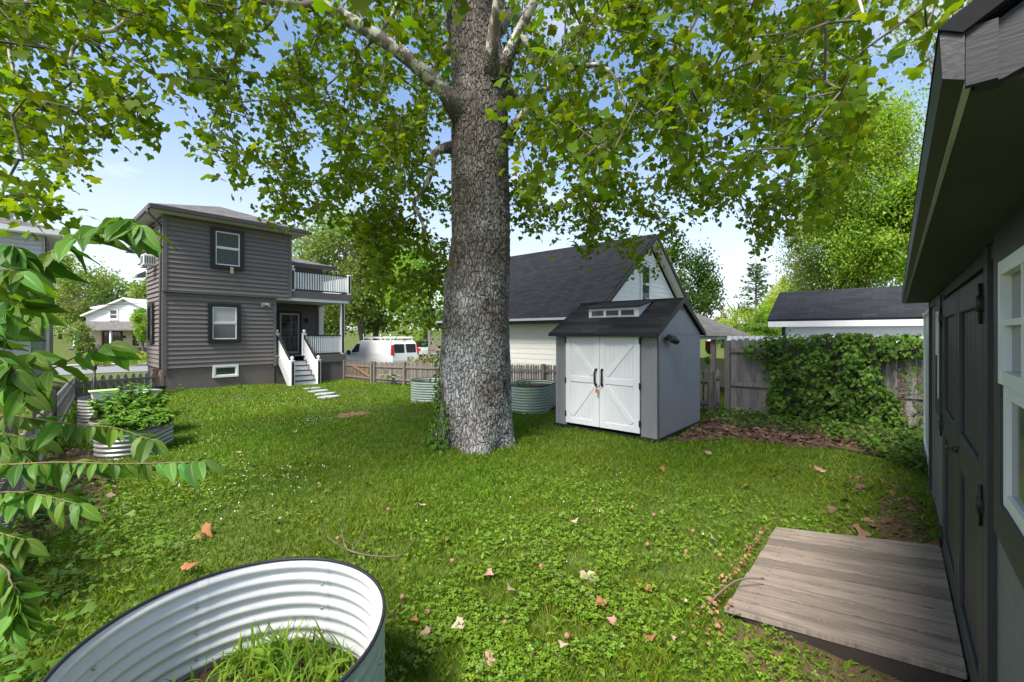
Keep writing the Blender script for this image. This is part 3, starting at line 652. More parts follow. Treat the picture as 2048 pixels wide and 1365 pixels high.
for xe in (SX-.15, SXB+.15): b.prism([(xe, SY0-.075, SZ-.06), (SM, SY0-.075, RZ-.05), (SM, SY0-.075, RZ+.06), (xe, SY0-.075, SZ+.03)], (0, .02, 0))
b.build('eave_trim', M_black, sh)
# skylight dormer
DX = 7.70; D0, D1 = 3.62, 4.70
b = MB(); b.prism([(DX, D0, 2.13), (DX, D0, 2.37), (SM+.02, D0, 2.525), (SM+.02, D0, 2.46)], (0, D1-D0, 0)); dm = b.build('dormer', M_white, sh)
b = MB(); b.hexa([(DX-.06, D0-.05, 2.365), (SM+.04, D0-.05, 2.53), (SM+.04, D1+.05, 2.53), (DX-.06, D1+.05, 2.365), (DX-.06, D0-.05, 2.385), (SM+.04, D0-.05, 2.552), (SM+.04, D1+.05, 2.552), (DX-.06, D1+.05, 2.385)]); b.build('dormer_roof', M_shedroof, dm)
P = frame((DX, D1, 2.14), -Y_, -X_); Wd = D1-D0
for i in range(3):
    s0 = .07+i*(Wd-.11)/3; s1 = s0+(Wd-.11)/3-.05
    b = MB(); b.pbox(P, s0, s1, .075, .175, .001, .008); b.build('pane', M_glassgrey, dm)
    f = MB(); f.pbox(P, s0-.012, s1+.012, .063, .075, .001, .014); f.pbox(P, s0-.012, s1+.012, .175, .187, .001, .014); f.pbox(P, s0-.012, s0, .0751, .1749, .001, .014); f.pbox(P, s1, s1+.012, .0751, .1749, .001, .014); f.build('pane_frame', M_doorw2, dm)
# doors (each with Z-bracing)
dy0, dy1 = SY1-.27, SY0+.31; ym = (dy0+dy1)/2+.02
def sdoor(ya, yb, hinge_at_a):
    P = frame((SX, ya, .10), -Y_, -X_); wd = ya-yb; h = 1.75
    b = MB(); b.pbox(P, 0, wd, 0, h, .005, .03); d = b.build('door', M_doorw, sh, bevel=.004)
    b = MB(); t = .11; a, c = .0, wd
    b.pbox(P, a, a+t, 0, h, .0305, .045); b.pbox(P, c-t, c, 0, h, .0305, .045); b.pbox(P, a+t, c-t, 0, t, .0305, .044); b.pbox(P, a+t, c-t, h-t, h, .0305, .044); b.pbox(P, a+t, c-t, h*.47, h*.47+t, .0305, .044)
    def diag(s0, t0, s1, t1):
        A, B = P(s0, t0, .037), P(s1, t1, .037); b.beam(A, B, .10, .012, up=(-1, 0, 0))
    if hinge_at_a: diag(a+t+.03, h-t-.05, c-t-.03, h*.47+t+.05); diag(a+t+.03, t+.05, c-t-.03, h*.47-.05)
    else: diag(c-t-.03, h-t-.05, a+t+.03, h*.47+t+.05); diag(c-t-.03, t+.05, a+t+.03, h*.47-.05)
    b.build('brace', M_doorw2, d, bevel=.004)
    s = -.015 if hinge_at_a else wd-.01
    for z in (.12, .78, 1.58):
        q = MB(); q.pbox(P, s, s+.03, z, z+.11, .03, .055); q.build('hinge', M_black, d)
    s = wd-.06 if hinge_at_a else .06
    q = MB(); q.tube([P(s, .80, .045), P(s, .80, .085), P(s-.01*(1 if hinge_at_a else -1), .86, .10), P(s-.012*(1 if hinge_at_a else -1), 1.02, .10), P(s, 1.08, .085), P(s, 1.08, .045)], [.016, .018, .017, .017, .018, .016], 8)
    q.pbox(P, s-.02, s+.02, .775, .82, .045, .06); q.pbox(P, s-.02, s+.02, 1.06, 1.105, .045, .06); q.build('handle', M_black, d)
sdoor(dy0, ym+.004, True); sdoor(ym-.004, dy1, False)
lk = thing('padlock', (SX-.1, ym, .78), 'orange padlock hanging from the black handles of the white shed doors', 'padlock')
b = MB(); b.tube([(SX-.095, ym+.035, .90), (SX-.125, ym+.02, .87), (SX-.125, ym-.02, .865), (SX-.095, ym-.035, .9)], .009, 6); b.tube([(SX-.125, ym, .875), (SX-.12, ym+.02, .84), (SX-.115, ym+.01, .82)], .005, 6); b.build('chain', M_black, lk)
b = MB(); b.box(SX-.14, SX-.105, ym-.018, ym+.035, .76, .825); b.build('body', mat('orange_plastic', (.75, .13, .05), .4), lk, bevel=.006)
lamp = thing('solar_light', (SX+.34, SY0-.1, 1.73), 'black solar security light on the side wall of the grey storage shed', 'solar light')
b = MB(); b.box(SX+.30, SX+.36, SY0-.10, SY0, 1.74, 1.80); b.build('bracket', M_black, lamp)
b = MB(); b.hexa([(SX+.22, SY0-.14, 1.70), (SX+.52, SY0-.14, 1.66), (SX+.52, SY0-.20, 1.72), (SX+.22, SY0-.20, 1.76), (SX+.22, SY0-.05, 1.80), (SX+.52, SY0-.05, 1.76), (SX+.52, SY0-.11, 1.82), (SX+.22, SY0-.11, 1.86)]); b.build('lamp_head', M_black, lamp, bevel=.006)
# ---------------------------------------------------------------- near dark workshop shed on the right
M_dk = mat('dark_grey_board', (.165, .167, .175), .6, .12, 4, .25, 70, (1, 6, 1), lines=(0, .2, .03))
M_dktrim = mat('near_black_board', (.034, .034, .037), .5, .2, 6, .35, 40, (14, 1.2, 1), spec=.5)
M_dkfascia = mat('grey_fascia_board', (.40, .40, .41), .6, .18, 6, .5, 40, (1.2, 14, 1))
M_rake = mat('slate_rake_board', (.012, .0125, .015), .6, .15, 5, .10, 24, (1.2, 9, 1))
M_dksoffit = mat('dark_soffit', (.042, .042, .044), .7, .15, 4, .2, 60)
WY = -.30; WX0, WX1 = 1.12, 6.85; SOF = 2.215
ds = thing('workshop_shed', (4, -1.8, 0), 'near charcoal wooden shed with black double doors and white sash windows', 'shed')
b = MB(); b.box(WX0, WX1, -3.3, WY-.01, .10, SOF+.1); b.prism([(WX0, -3.3, SOF+.1), (WX0, WY-.01, SOF+.1), (WX0, -1.8, 3.3)], (WX1-WX0, 0, 0)); b.build('wall', M_dk, ds)
P = frame((WX1, WY-.01, 0), -X_, Y_)      # s runs from the far corner towards the camera
S = lambda x: WX1-x
b = MB(); b.pbox(P, 0, S(4.88), .12, SOF-.002, .0, .012); b.build('siding', M_dk, ds)
b = MB(); b.pbox(P, S(2.55), S(WX0), .12, SOF-.002, 0, .012); b.build('siding', M_dk, ds)
b = MB()
b.pbox(P, S(WX1)-.012, S(6.76), .1, SOF-.003, .0125, .035)
b.pbox(P, S(4.88), S(4.80), .1, SOF-.003, .0, .035); b.pbox(P, S(2.65), S(2.55), .1, SOF-.003, .0, .04); b.pbox(P, S(6.75), S(1.2), 2.15, SOF-.0035, .0126, .03); 
b.build('trim_board', M_dktrim, ds, bevel=.004)
# windows with dark casing
def dsw(x1, x0, z0, z1):
    Pw = frame((x1, WY+.002, z0), -X_, Y_); return window(ds, Pw, x1-x0, z1-z0, .13, M_dktrim, M_white, M_glassgrey, .035, muntin=(2, 2, .45), split=.5)
dsw(2.20, 1.50, 1.285, 2.10); dsw(5.34, 5.05, 1.30, 2.05)
# double doors
def ddoor(xa, xb, hinge_far):
    Pd = frame((xa, WY-.01, .16), -X_, Y_); wd = xa-xb; h = 1.96
    b = MB(); b.pbox(Pd, .0, wd, 0, h, .0, .014); d = b.build('door', M_dktrim, ds)
    b = MB(); t = .14
    for s in (0, wd-t): b.pbox(Pd, s, s+t, 0, h, .0145, .04)
    for z in (0, .93, h-t): b.pbox(Pd, t, wd-t, z, z+t+(.06 if z == .93 else 0), .0145, .039)
    b.build('rail_boards', M_dktrim, d, bevel=.008)
    b = MB(); n = 5
    for i in range(n): s = t+(wd-2*t)*i/n; b.pbox(Pd, s+.004, s+(wd-2*t)/n-.004, t, h-t, .0142, .020)
    b.build('panel_boards', M_dktrim, d, bevel=.003)
    s = .03 if hinge_far else wd-.03
    for z in (.1, .98, 1.82):
        q = MB(); sg = 1 if hinge_far else -1
        q.pbox(Pd, s-.05, s+.06, z-.02, z+.03, .041, .047); q.tube([Pd(s-sg*.035, z-.08, .048), Pd(s-sg*.035, z+.09, .048)], .007, 8); q.tube([Pd(s-sg*.035, z-.03, .048), Pd(s-sg*.035, z+.04, .048)], .013, 8)
        q.build('hinge', M_black, d)
    return Pd, d
ddoor(4.79, 3.73, True); Pd, d = ddoor(3.72, 2.66, False)
q = MB(); q.lathe(Pd(.07, 1.02, .045), [(0, -.02), (.02, -.016), (.02, .016), (0, .02)], 10); q.tube([Pd(.07, 1.02, .04), Pd(.07, 1.02, .075), Pd(.04, 1.02, .082), Pd(-.05, 1.01, .082)], .008, 8); q.build('handle', M_black, d)
# roof, fascia, soffit
RX0, RX1 = .90, 6.95; sl_ = .62
b = MB(); b.box(RX0+.02, RX1-.02, WY-.005, -.081, SOF, SOF+.015); b.build('soffit', M_dksoffit, ds)
b = MB(); b.box(RX0, RX1, -.08, -.0728, SOF-.002, SOF+.06); b.build('fascia', M_dkfascia, ds)
b = MB(); b.prism([(RX0-.015, -.0725, SOF+.004), (RX0-.015, -.050, SOF+.014), (RX0-.015, -.047, SOF+.08), (RX0-.015, -.0725, SOF+.088)], (RX1-RX0+.03, 0, 0)); b.build('drip_edge', M_black, ds)
b = MB()
b.prism([(RX0-.02, -.045, SOF+.085), (RX0-.02, -.06, SOF+.097), (RX0-.02, -1.8, SOF+.095+1.77*sl_), (RX0-.02, -3.55, SOF+.085), (RX0-.02, -3.55, SOF+.06), (RX0-.02, -1.8, SOF+.06+1.77*sl_), (RX0-.02, -.07, SOF+.07)], (RX1-RX0+.04, 0, 0)); b.build('roof', M_roofblack, ds)
b = MB()
b.prism([(RX0, -.085, SOF-.002), (RX0, -.11, SOF-.002), (RX0, -.30, SOF+.085), (RX0, -1.8, SOF+1.70*sl_-.12), (RX0, -1.8, SOF+.055+1.77*sl_), (RX0, -.085, SOF+.068)], (.03, 0, 0))
b.build('rake_board', M_rake, ds)
b = MB(); b.box(RX0-.012, RX0-.001, -.105, -.0735, SOF-.004, SOF+.078); b.build('rake_end_block', M_rake, ds)
b = MB(); b.prism([(RX0+.031, -.30, SOF+.06), (RX0+.031, -1.8, SOF+1.70*sl_-.1), (RX0+.031, -1.8, SOF+1.70*sl_-.07), (RX0+.031, -.30, SOF+.09)], (WX0-RX0-.03, 0, 0)); b.build('rake_soffit', M_dksoffit, ds)
# white panelled end section
b = MB(); b.box(WX1+.02, 9.2, WY-.08, WY-.03, .22, 2.12); b.box(WX1+.02, 9.24, WY-.08, WY-.015, .0, .22); b.box(9.12, 9.24, WY-.08, WY-.012, .2201, 2.12); b.box(WX1+.02, 9.28, WY-.1, WY+.0, 2.121, 2.17); b.build('end_panel', M_white, ds)
# ---------------------------------------------------------------- ramp
M_plank = mat('weathered_planks', (.24, .192, .155), .85, .3, 4, .7, 26, (14, 1.3, 1), stain=.75, stain_scale=.9, stain_col=(.085, .075, .07))
rp = thing('entry_ramp', (4.0, .3, 0), 'weathered wooden plank ramp in front of the black shed doors', 'ramp')
def rz(y): return .05+(.84-y)/1.12*.115
b = MB(); n = 11; x0, x1 = 3.10, 4.72
for i in range(n):
    a, c = x0+(x1-x0)*i/n, x0+(x1-x0)*(i+1)/n-.015; b.tint = random.uniform(.65, 1.3)
    yl = .85+random.uniform(-.008, .008)
    f = (x1-x0+.18)/(x1-x0)
    A = lambda x: x0+.03+(x-x0)*1.09
    b.hexa([(A(a), WY+.035, rz(WY)-.035), (A(c), WY+.035, rz(WY)-.035), (c, yl, rz(yl)-.035), (a, yl, rz(yl)-.035), (A(a), WY+.035, rz(WY)), (A(c), WY+.035, rz(WY)), (c, yl, rz(yl)), (a, yl, rz(yl))])
b.build('planks', M_plank, rp, bevel=.004)
b = MB(); b.tint = .7
for y in (.7, .28, -.15): b.box(x0+.05, x1-.02, y-.045, y+.045, -.02, rz(y)-.052)
b.hexa([(x0+.02, WY+.05, .0), (x0+.05, WY+.05, .0), (x0+.05, .75, .0), (x0+.02, .75, .0), (x0+.02, WY+.05, rz(WY)-.04), (x0+.05, WY+.05, rz(WY)-.04), (x0+.05, .75, rz(.75)-.04), (x0+.02, .75, rz(.75)-.04)])
b.build('joists', mat('shade_dark_joist', (.05, .038, .03), .9, .3, 5), rp)  # joists near black: shade of the gap under the planks put into their colour
b = MB()
for i in range(n):
    for y in (.72, .28, -.16):
        for k in (.3, .7): x = x0+(x1-x0)*(i+k)/n+.03; b.lathe((x, y, rz(y)), [(.006, -.002), (.006, .001), (0, .0015)], 6)
b.build('screws', mat('dark_screw', (.05, .04, .035), .5), rp)
# ---------------------------------------------------------------- white shed beyond the board fence
wsd = thing('white_shed', (15.4, .6, 0), 'white shed with dark shingle roof rising behind the ivy covered fence', 'shed')
b = MB(); b.box(14.15, 17.2, -3.2, 2.38, -.1, 2.2); b.prism([(14.15, -3.2, 2.2), (17.2, -3.2, 2.2), (15.65, -3.2, 3.0)], (0, 5.58, 0)); b.build('wall', mat('white_board_panel', (.72, .73, .74), .55, .03, 2, lines=(0, .2, .03)), wsd)
b = MB(); roofside(b, 13.95, 2.2, 15.65, 3.08, -3.5, 2.72, .07); roofside(b, 17.35, 2.2, 15.65, 3.08, -3.5, 2.72, .07); b.build('roof', shingle_mat('charcoal_shingles', (.032, .033, .037), .22, .33, .145), wsd)
b = MB(); b.box(13.93, 13.97, -3.48, 2.70, 2.05, 2.2); b.box(13.97, 14.15, -3.48, 2.68, 2.06, 2.08); b.build('fascia', M_white, wsd)
b = MB(); b.box(14.12, 14.15, 2.32, 2.40, -.1, 2.05); b.build('corner_board', M_black, wsd)
# ---------------------------------------------------------------- garden shelter with brown roof
gzb = thing('garden_shelter', (14.3, 5.2, 0), 'open garden shelter with brown shingle hip roof behind the grey storage shed', 'shelter')
b = MB(); hip(b, 13.0, 16.6, 3.7, 8.2, 1.80, 14.8, 5.4, 6.4, 2.75); b.build('roof', M_roofbrown, gzb)
b = MB(); b.box(13.08, 16.5, 3.78, 8.1, 1.70, 1.795); b.build('fascia', M_soffit, gzb)
for x, y in ((13.25, 3.95), (16.3, 3.95), (13.25, 7.9), (16.3, 7.9), (13.25, 4.7)):
    b = MB(); b.box(x-.06, x+.06, y-.06, y+.06, -.1, 1.7); b.build('post', M_found, gzb)
b = MB(); b.box(16.2, 16.26, 4.0, 7.9, -.1, 1.0); b.build('back_panel', M_yellow, gzb)
b = MB(); b.box(16.18, 16.24, 4.75, 5.1, 1.25, 1.6); b.build('red_panel', mat('red_boards', (.5, .09, .05), .7), gzb)
# ---------------------------------------------------------------- fences
M_pick = mat('weathered_picket', (.19, .168, .145), .85, .25, 3, .5, 30, (14, 1.2, 1), stain=.4, stain_scale=2)
M_board = mat('weathered_board', (.235, .222, .212), .85, .3, 3, .5, 25, (16, 1.1, 1), stain=.5, stain_scale=1.6)
M_oldpost = mat('dark_old_post', (.07, .058, .048), .9, .3, 4, .5, 25, (12, 1, 1))
def picket_fence(label, a, c, h, step, wd, group=None, side=1, post_every=2.4, post_m=M_pick, posts=None, name='picket_fence', m=M_pick, th=.02, lean=0, psz=.05, ph=.02):
    a, c = Vector(a), Vector(c); Ld = (c-a).length; d = (c-a)/Ld; nrm = Vector((-d.y, d.x, 0))*side
    mid = (a+c)/2; t = thing(name, (mid.x, mid.y, G(mid.x, mid.y)), label, 'fence', group)
    b = MB(); n = int(Ld/step)
    for i in range(n):
        s = (i+.5)*step; p = a+d*s; z = G(p.x, p.y); hh = h+random.uniform(-.015, .015); b.tint = random.uniform(.72, 1.25); tl = random.uniform(-.012, .012)
        q = [(-wd/2, .05), (wd/2, .05), (wd/2, hh-wd*.9), (wd*.36, hh-wd*.4), (0, hh), (-wd*.36, hh-wd*.4), (-wd/2, hh-wd*.9)]
        b.prism([p+d*(x+tl*zz)+Z_*(z+zz) for x, zz in q], nrm*(-th))
    b.build('pickets', m, t)
    b = MB(); b.tint = .92
    k = max(1, int(Ld/1.2))
    for zz in (.22, h-.2):
        for i in range(k):
            p, q = a+d*(Ld*i/k), a+d*(Ld*(i+1)/k); b.beam(p+nrm*.021+Z_*(G(p.x, p.y)+zz), q+nrm*.021+Z_*(G(q.x, q.y)+zz), .04, .085)
    b.build('rails', m, t)
    for s in (posts if posts is not None else np.arange(0, Ld+.01, Ld/max(1, round(Ld/post_every)))):
        p = a+d*s+nrm*.065; z = G(p.x, p.y); b = MB(); b.tint = random.uniform(.75, 1.1); b.box(p.x-psz, p.x+psz, p.y-psz, p.y+psz, z-.1, z+h+ph); b.build('post', post_m, t, bevel=.008)
    return t
FX = 10.95
picket_fence('weathered picket fence between the lawn and the white garage', (FX, 3.2, 0), (10.62, 17.6, 0), .95, .098, .07, posts=[.1, 2.6, 5.0, 7.4, 9.8, 12.1, 14.3], side=1)
# gate between fence and porch
gt = thing('picket_gate', (10.62, 18.9, G(10.6, 18.9)), 'reddish brown picket gate with diagonal brace beside the back porch', 'gate')
b = MB(); gc, ga = Vector((10.50, 20.0, 0)), Vector((10.62, 17.75, 0)); gd = (gc-ga).normalized(); gl = (gc-ga).length; gn = Vector((-gd.y, gd.x, 0))
for i in range(19):
    s = (i+.5)*gl/19; p = ga+gd*s; z = G(p.x, p.y); b.tint = random.uniform(.7, 1.3); wd = .075
    b.prism([p+gd*x+Z_*(z+zz) for x, zz in [(-wd/2, .06), (wd/2, .06), (wd/2, .87), (0, .96), (-wd/2, .87)]], gn*-.02)
b.build('pickets', mat('brown_picket', (.16, .125, .10), .8, .25, 3, .4, 30, (12, 1, 1)), gt)
b = MB(); zg = G(10.6, 18.9)
for zz in (.22, .75): b.beam(ga+gn*.02+Z_*(zg+zz), gc+gn*.02+Z_*(zg+zz), .04, .085)
b.build('rails', MATS['brown_picket'], gt); b = MB()
b.beam(ga+gd*.15+gn*.045+Z_*(zg+.3), ga+gd*1.5+gn*.045+Z_*(zg+.72), .035, .10); b.build('brace', mat('orange_brown_wood', (.22, .115, .065), .75, .2, 3), gt)
b = MB()
for p in (ga+gn*.06, gc+gn*.06): b = MB(); b.box(p.x-.05, p.x+.05, p.y-.05, p.y+.05, zg-.1, zg+.98); b.build('post', M_pick, gt)
# left boundary fence and the cross fence by the house
picket_fence('old grey picket fence along the left edge of the yard behind the shrub', (-.22, 4.2, 0), (1.12, 18.6, 0), .82, .085, .06, posts=[], side=-1, m=mat('silver_grey_picket', (.20, .19, .18), .85, .25, 3, .5, 30, (14, 1.2, 1)))
picket_fence('low picket fence with rounded tops between the raised beds and the road', (1.12, 18.65, 0), (3.5, 19.4, 0), .80, .20, .12, posts=[.05, 2.3], side=-1)
for i, (px, py, hh, lab) in enumerate(((104, 904, 1.0, 'slim dark fence post farthest back along the left fence'), (75, 930, .95, 'dark square fence post between two others on the left fence'), (14, 985, .9, 'thick dark fence post nearest the camera, at the left edge'))):
    p = ground_at(px, py); w_ = .055 if i < 2 else .085
    b = MB(); b.box(p.x-w_, p.x+w_, p.y-w_, p.y+w_, p.z-.1, p.z+hh); b.prism([(p.x-w_, p.y-w_, p.z+hh), (p.x+w_, p.y-w_, p.z+hh), (p.x, p.y-w_, p.z+hh+.03)], (0, 2*w_, 0)); o = b.build('fence_post', M_oldpost, bevel=.008); tag(o, lab, 'fence post', 'posts of the left fence')
p0 = ground_at(104, 904)
b = MB(); q = ground_at(200, 790); b.beam((.62, 17.6, G(.6, 17.6)+.75), (2.2, 19.0, G(2, 19)+.15), .06, .05); o = b.build('fence_brace', M_pick); tag(o, 'diagonal wooden brace leaning against the low rounded picket fence', 'brace')
# rusty board panel at the corner of the house
b = MB(); 
for i in range(4): b.tint = random.uniform(.7, 1.3); b.box(3.16+i*.1, 3.25+i*.1, 19.75, 19.79, -.4, .62-.02*i)
o = b.build('board_screen', M_rust); tag(o, 'rusty brown board screen at the left corner of the charcoal house', 'screen')
b = MB(); b.prism([(2.55, 18.6, -.3), (3.15, 18.75, -.3), (3.2, 18.76, .12), (2.5, 18.58, .12)], (.1, -.35, 0)); o = b.build('planter_bin', mat('navy_plastic', (.012, .015, .03), .4), bevel=.01); tag(o, 'dark navy plastic bin on the grass by the corner of the charcoal house', 'bin')
# tall board fence on the right
bf = thing('board_fence', (11.35, 1.2, 0), 'tall weathered board fence half covered with ivy, right of the storage shed', 'fence')
b = MB(); y = 3.02; i = 0
while y > -3.4:
    wd = random.uniform(.135, .15); h = 1.74+random.uniform(-.02, .02); b.tint = random.uniform(.7, 1.3)
    b.prism([(11.40, y-x, z) for x, z in ((0, -.02), (wd-.001, -.02), (wd-.001, h-.05), (wd*.72, h), (wd*.28, h), (0, h-.05))], (.018, 0, 0)); y -= wd
b.build('boards', M_board, bf)
b = MB()
for z in (.06, .66, 1.46): b.tint = random.uniform(.9, 1.2); b.box(11.355, 11.395, -3.4, 3.02, z-.045, z+.045)
b.build('rails', M_board, bf)
for y, s in ((3.05, .06), (.34, .05), (-2.1, .05)):
    b = MB(); b.tint = 1.1; b.box(11.25, 11.352, y-s, y+s, -.1, 1.70); b.build('post', M_pick, bf, bevel=.01)
picket_fence('short ivy grown picket fence between the storage shed and the board fence', (11.3, 3.2, 0), (11.3, 4.6, 0), 1.0, .14, .09, posts=[], side=1, m=M_board)
b = MB()
for i in range(47): y = -3+i*.14; b.box(13.2, 13.22, y, y+.125, -.1, 1.80)
b.box(13.17, 13.2, -3, 3.6, 1.55, 1.63); o = b.build('white_fence', M_white); tag(o, 'white board fence glimpsed behind the weathered board fence', 'fence')
# ---------------------------------------------------------------- corrugated raised beds
M_sage = mat('sage_steel', (.36, .44, .35), .35, .06, 3, spec=.5)
M_galv = mat('galvanised_steel', (.27, .27, .26), .35, .1, 4, spec=.5, metal=.3)
M_creamst = mat('cream_steel', (.66, .66, .65), .35, .03, 3, spec=.5, stain=.25, stain_scale=5, stain_col=(.45, .44, .42))
M_rubber = mat('black_rubber', (.022, .022, .028), .5, .1, 4)
M_soil = mat('potting_soil', (.07, .045, .03), .95, .4, 14, .8, 60, coord='Object')
M_bolt = mat('bolt_steel', (.6, .6, .6), .3, .05, 4, metal=1)
def stadium(Ls, r, n):
    pts = []
    for k in range(n):
        a = math.pi*k/(n-1)-math.pi/2; pts.append(((Ls+r*math.cos(a), r*math.sin(a)), (math.cos(a), math.sin(a))))
    if Ls > .01:
        m = 10
        for k in range(1, m): pts.append(((Ls-2*Ls*k/m, r), (0, 1)))
    for k in range(n):
        a = math.pi*k/(n-1)+math.pi/2; pts.append(((-Ls+r*math.cos(a), r*math.sin(a)), (math.cos(a), math.sin(a))))
    if Ls > .01:
        for k in range(1, m): pts.append(((-Ls+2*Ls*k/m, -r), (0, -1)))
    return pts
def raised_bed(label, c, Ls, r, h, rot, m_out, m_in, soil, rows=None, n=24, per=8, bolts=(), group='corrugated raised beds', seams=()):
    z0 = G(c[0], c[1]); t = thing('raised_bed', (c[0], c[1], z0), label, 'raised bed', group)
    cr, sr = math.cos(rot), math.sin(rot); st = stadium(Ls, r, n); N = len(st); rows = rows or max(5, round(h/.067))
    def Pt(i, off, z): (x, y), (a, b_) = st[i % N]; x += a*off; y += b_*off; return (c[0]+x*cr-y*sr, c[1]+x*sr+y*cr, z0+z)
    amp = .011
    def shell(name, off, m, flip):
        b = MB(); b.smooth = True; K = rows*per
        for j in range(K+1):
            u = j/K
            for i in range(N): b.v.append(Vector(Pt(i, off+amp*math.cos(2*math.pi*rows*u), h*u)))
        for j in range(K):
            for i in range(N):
                i2 = (i+1) % N; q = (j*N+i, j*N+i2, (j+1)*N+i2, (j+1)*N+i); b.face(q[::-1] if flip else q)
        return b.build(name, m, t)
    wall = shell('wall', 0, m_out, False); lin = shell('lining', -.005, m_in, True)
    b = MB(); b.tube([Pt(i, amp-.004, h+.002) for i in range(N)]+[Pt(0, amp-.004, h+.002), Pt(1, amp-.004, h+.002)], .0085, 8); b.build('rim', M_rubber, t)
    b = MB(); b.smooth = True; R = 10; b.v.append(Vector((c[0], c[1], z0+soil+.03)))
    for k in range(1, R+1):
        for i in range(N):
            p = Vector(Pt(i, -.012, soil)); b.v.append(Vector((c[0], c[1], z0+soil))+(p-Vector((c[0], c[1], z0+soil)))*(k/R)+Z_*random.uniform(-.012, .018)*(k < R))
    for i in range(N): b.face((0, 1+i, 1+(i+1) % N))
    for k in range(R-1):
        for i in range(N): i2 = (i+1) % N; b.face((1+k*N+i, 1+(k+1)*N+i, 1+(k+1)*N+i2, 1+k*N+i2))
    b.build('soil', M_soil, t)
    for fi in seams:      # overlapping panel edge with its column of bolts, seen inside
        b = MB(); b.smooth = True; K = rows*per; i0 = int(fi*N)
        for j in range(K+1):
            u = j/K
            for q in (0, 1): b.v.append(Vector(Pt(i0+q, -.0075-.002*q, h*u))+Vector((0, 0, 0))+ (Vector(Pt(i0+q, -.0075, h*u))-Vector(Pt(i0+q, -.0075, h*u)))) if False else b.v.append(Vector(Pt(i0+q, -.0075+amp*math.cos(2*math.pi*rows*u), h*u)))
        for j in range(K): b.face((2*j+1, 2*j, 2*j+2, 2*j+3))
        b.build('seam', m_in, t)
        for j in range(1, rows, 2):
            u = (j+.5)/rows-.5/rows
            for inside in (-1, 1):
                b = MB(); p = Vector(Pt(i0+1, inside*.0 - (.006 if inside < 0 else 0)+amp, h*(j)/rows)); nrm = (Vector(Pt(i0+1, 1, 0))-Vector(Pt(i0+1, 0, 0)))*inside
                b.tube([p, p+nrm*.007, p+nrm*.010], [.010, .009, .004], 8); b.build('bolt', M_bolt, lin if inside < 0 else wall)
    return t, Pt
near_bed, NPt = raised_bed('large cream lined corrugated raised bed with black rim, nearest the camera', (.612, 2.082), .012, .584, .60, math.radians(43), M_sage, M_creamst, .14, rows=9, n=40, per=10, seams=(.05, .17, .30, .45, .62, .8, .93))
b = MB(); i0 = 0
# paper label on the outside of the near bed, facing the camera
best = min(range(84), key=lambda i: (proj(NPt(i, .02, .5))[0]-703)**2 if proj(NPt(i, .02, .5))[2] > 0 and proj(NPt(i, .02, .5))[2] < 1.6 else 1e9)
b.hexa([NPt(best, .014, .43), NPt(best+2, .014, .43), NPt(best+2, .013, .43), NPt(best, .013, .43), NPt(best, .014, .56), NPt(best+2, .014, .56), NPt(best+2, .013, .56), NPt(best, .013, .56)]); stick = b.build('label', mat('paper_label', (.6, .55, .45), .7), near_bed)
b = MB(); b.hexa([NPt(best+.0 if False else best, .0155, .45), NPt(best+1, .0155, .45), NPt(best+1, .0145, .45), NPt(best, .0145, .45), NPt(best, .0155, .53), NPt(best+1, .0155, .53), NPt(best+1, .0145, .53), NPt(best, .0145, .53)]); b.build('label_print', mat('navy_print', (.03, .035, .08), .6), stick)
raised_bed('sage green raised bed partly hidden behind the left side of the sycamore trunk', (8.05, 9.85), .35, .5, .62, math.radians(-60), M_sage, M_sage, .45, seams=())
raised_bed('sage green raised bed between the sycamore trunk and the storage shed', (8.55, 6.85), .30, .5, .64, math.radians(20), M_sage, M_sage, .55, seams=())
raised_bed('low galvanised raised bed full of herbs, front one by the left fence', (1.30, 9.45), .25, .40, .42, math.radians(60), M_galv, M_galv, .36)
raised_bed('low galvanised raised bed of bushy herbs, middle one by the left fence', (1.42, 11.05), .25, .45, .42, math.radians(60), M_galv, M_galv, .36)
raised_bed('tall galvanised raised bed with a white tub on its rim, by the left fence', (1.55, 13.0), .35, .5, .66, math.radians(50), M_galv, M_galv, .5)
tb = thing('plastic_tub', (1.30, 12.45, G(1.3, 12.4)+.66), 'white plastic tub with lime green lid hung on the tall galvanised bed', 'tub')
c = at(208, 783, 9.05)
b = MB(); b.prism([(c.x-.17, c.y-.1, c.z-.18), (c.x+.17, c.y-.1, c.z-.18), (c.x+.20, c.y-.12, c.z), (c.x-.20, c.y-.12, c.z)], (0, .2, 0)); b.build('tub_body', M_white, tb, bevel=.01)
b = MB(); b.box(c.x-.23, c.x+.23, c.y-.15, c.y+.12, c.z+.001, c.z+.03); b.build('lid', mat('lime_plastic', (.45, .7, .25), .5), tb, bevel=.008)
b = MB(); p = ground_at(187, 850); b.tube([p, p+Vector((.02, .03, 1.28))], .022, 8); b.tube([p+Vector((.02, .03, 1.2)), p+Vector((.02, .03, 1.32))], .04, 8); o = b.build('garden_stake', mat('dark_steel', (.02, .018, .018), .5)); tag(o, 'thin dark garden stake standing beside the herb beds', 'stake')
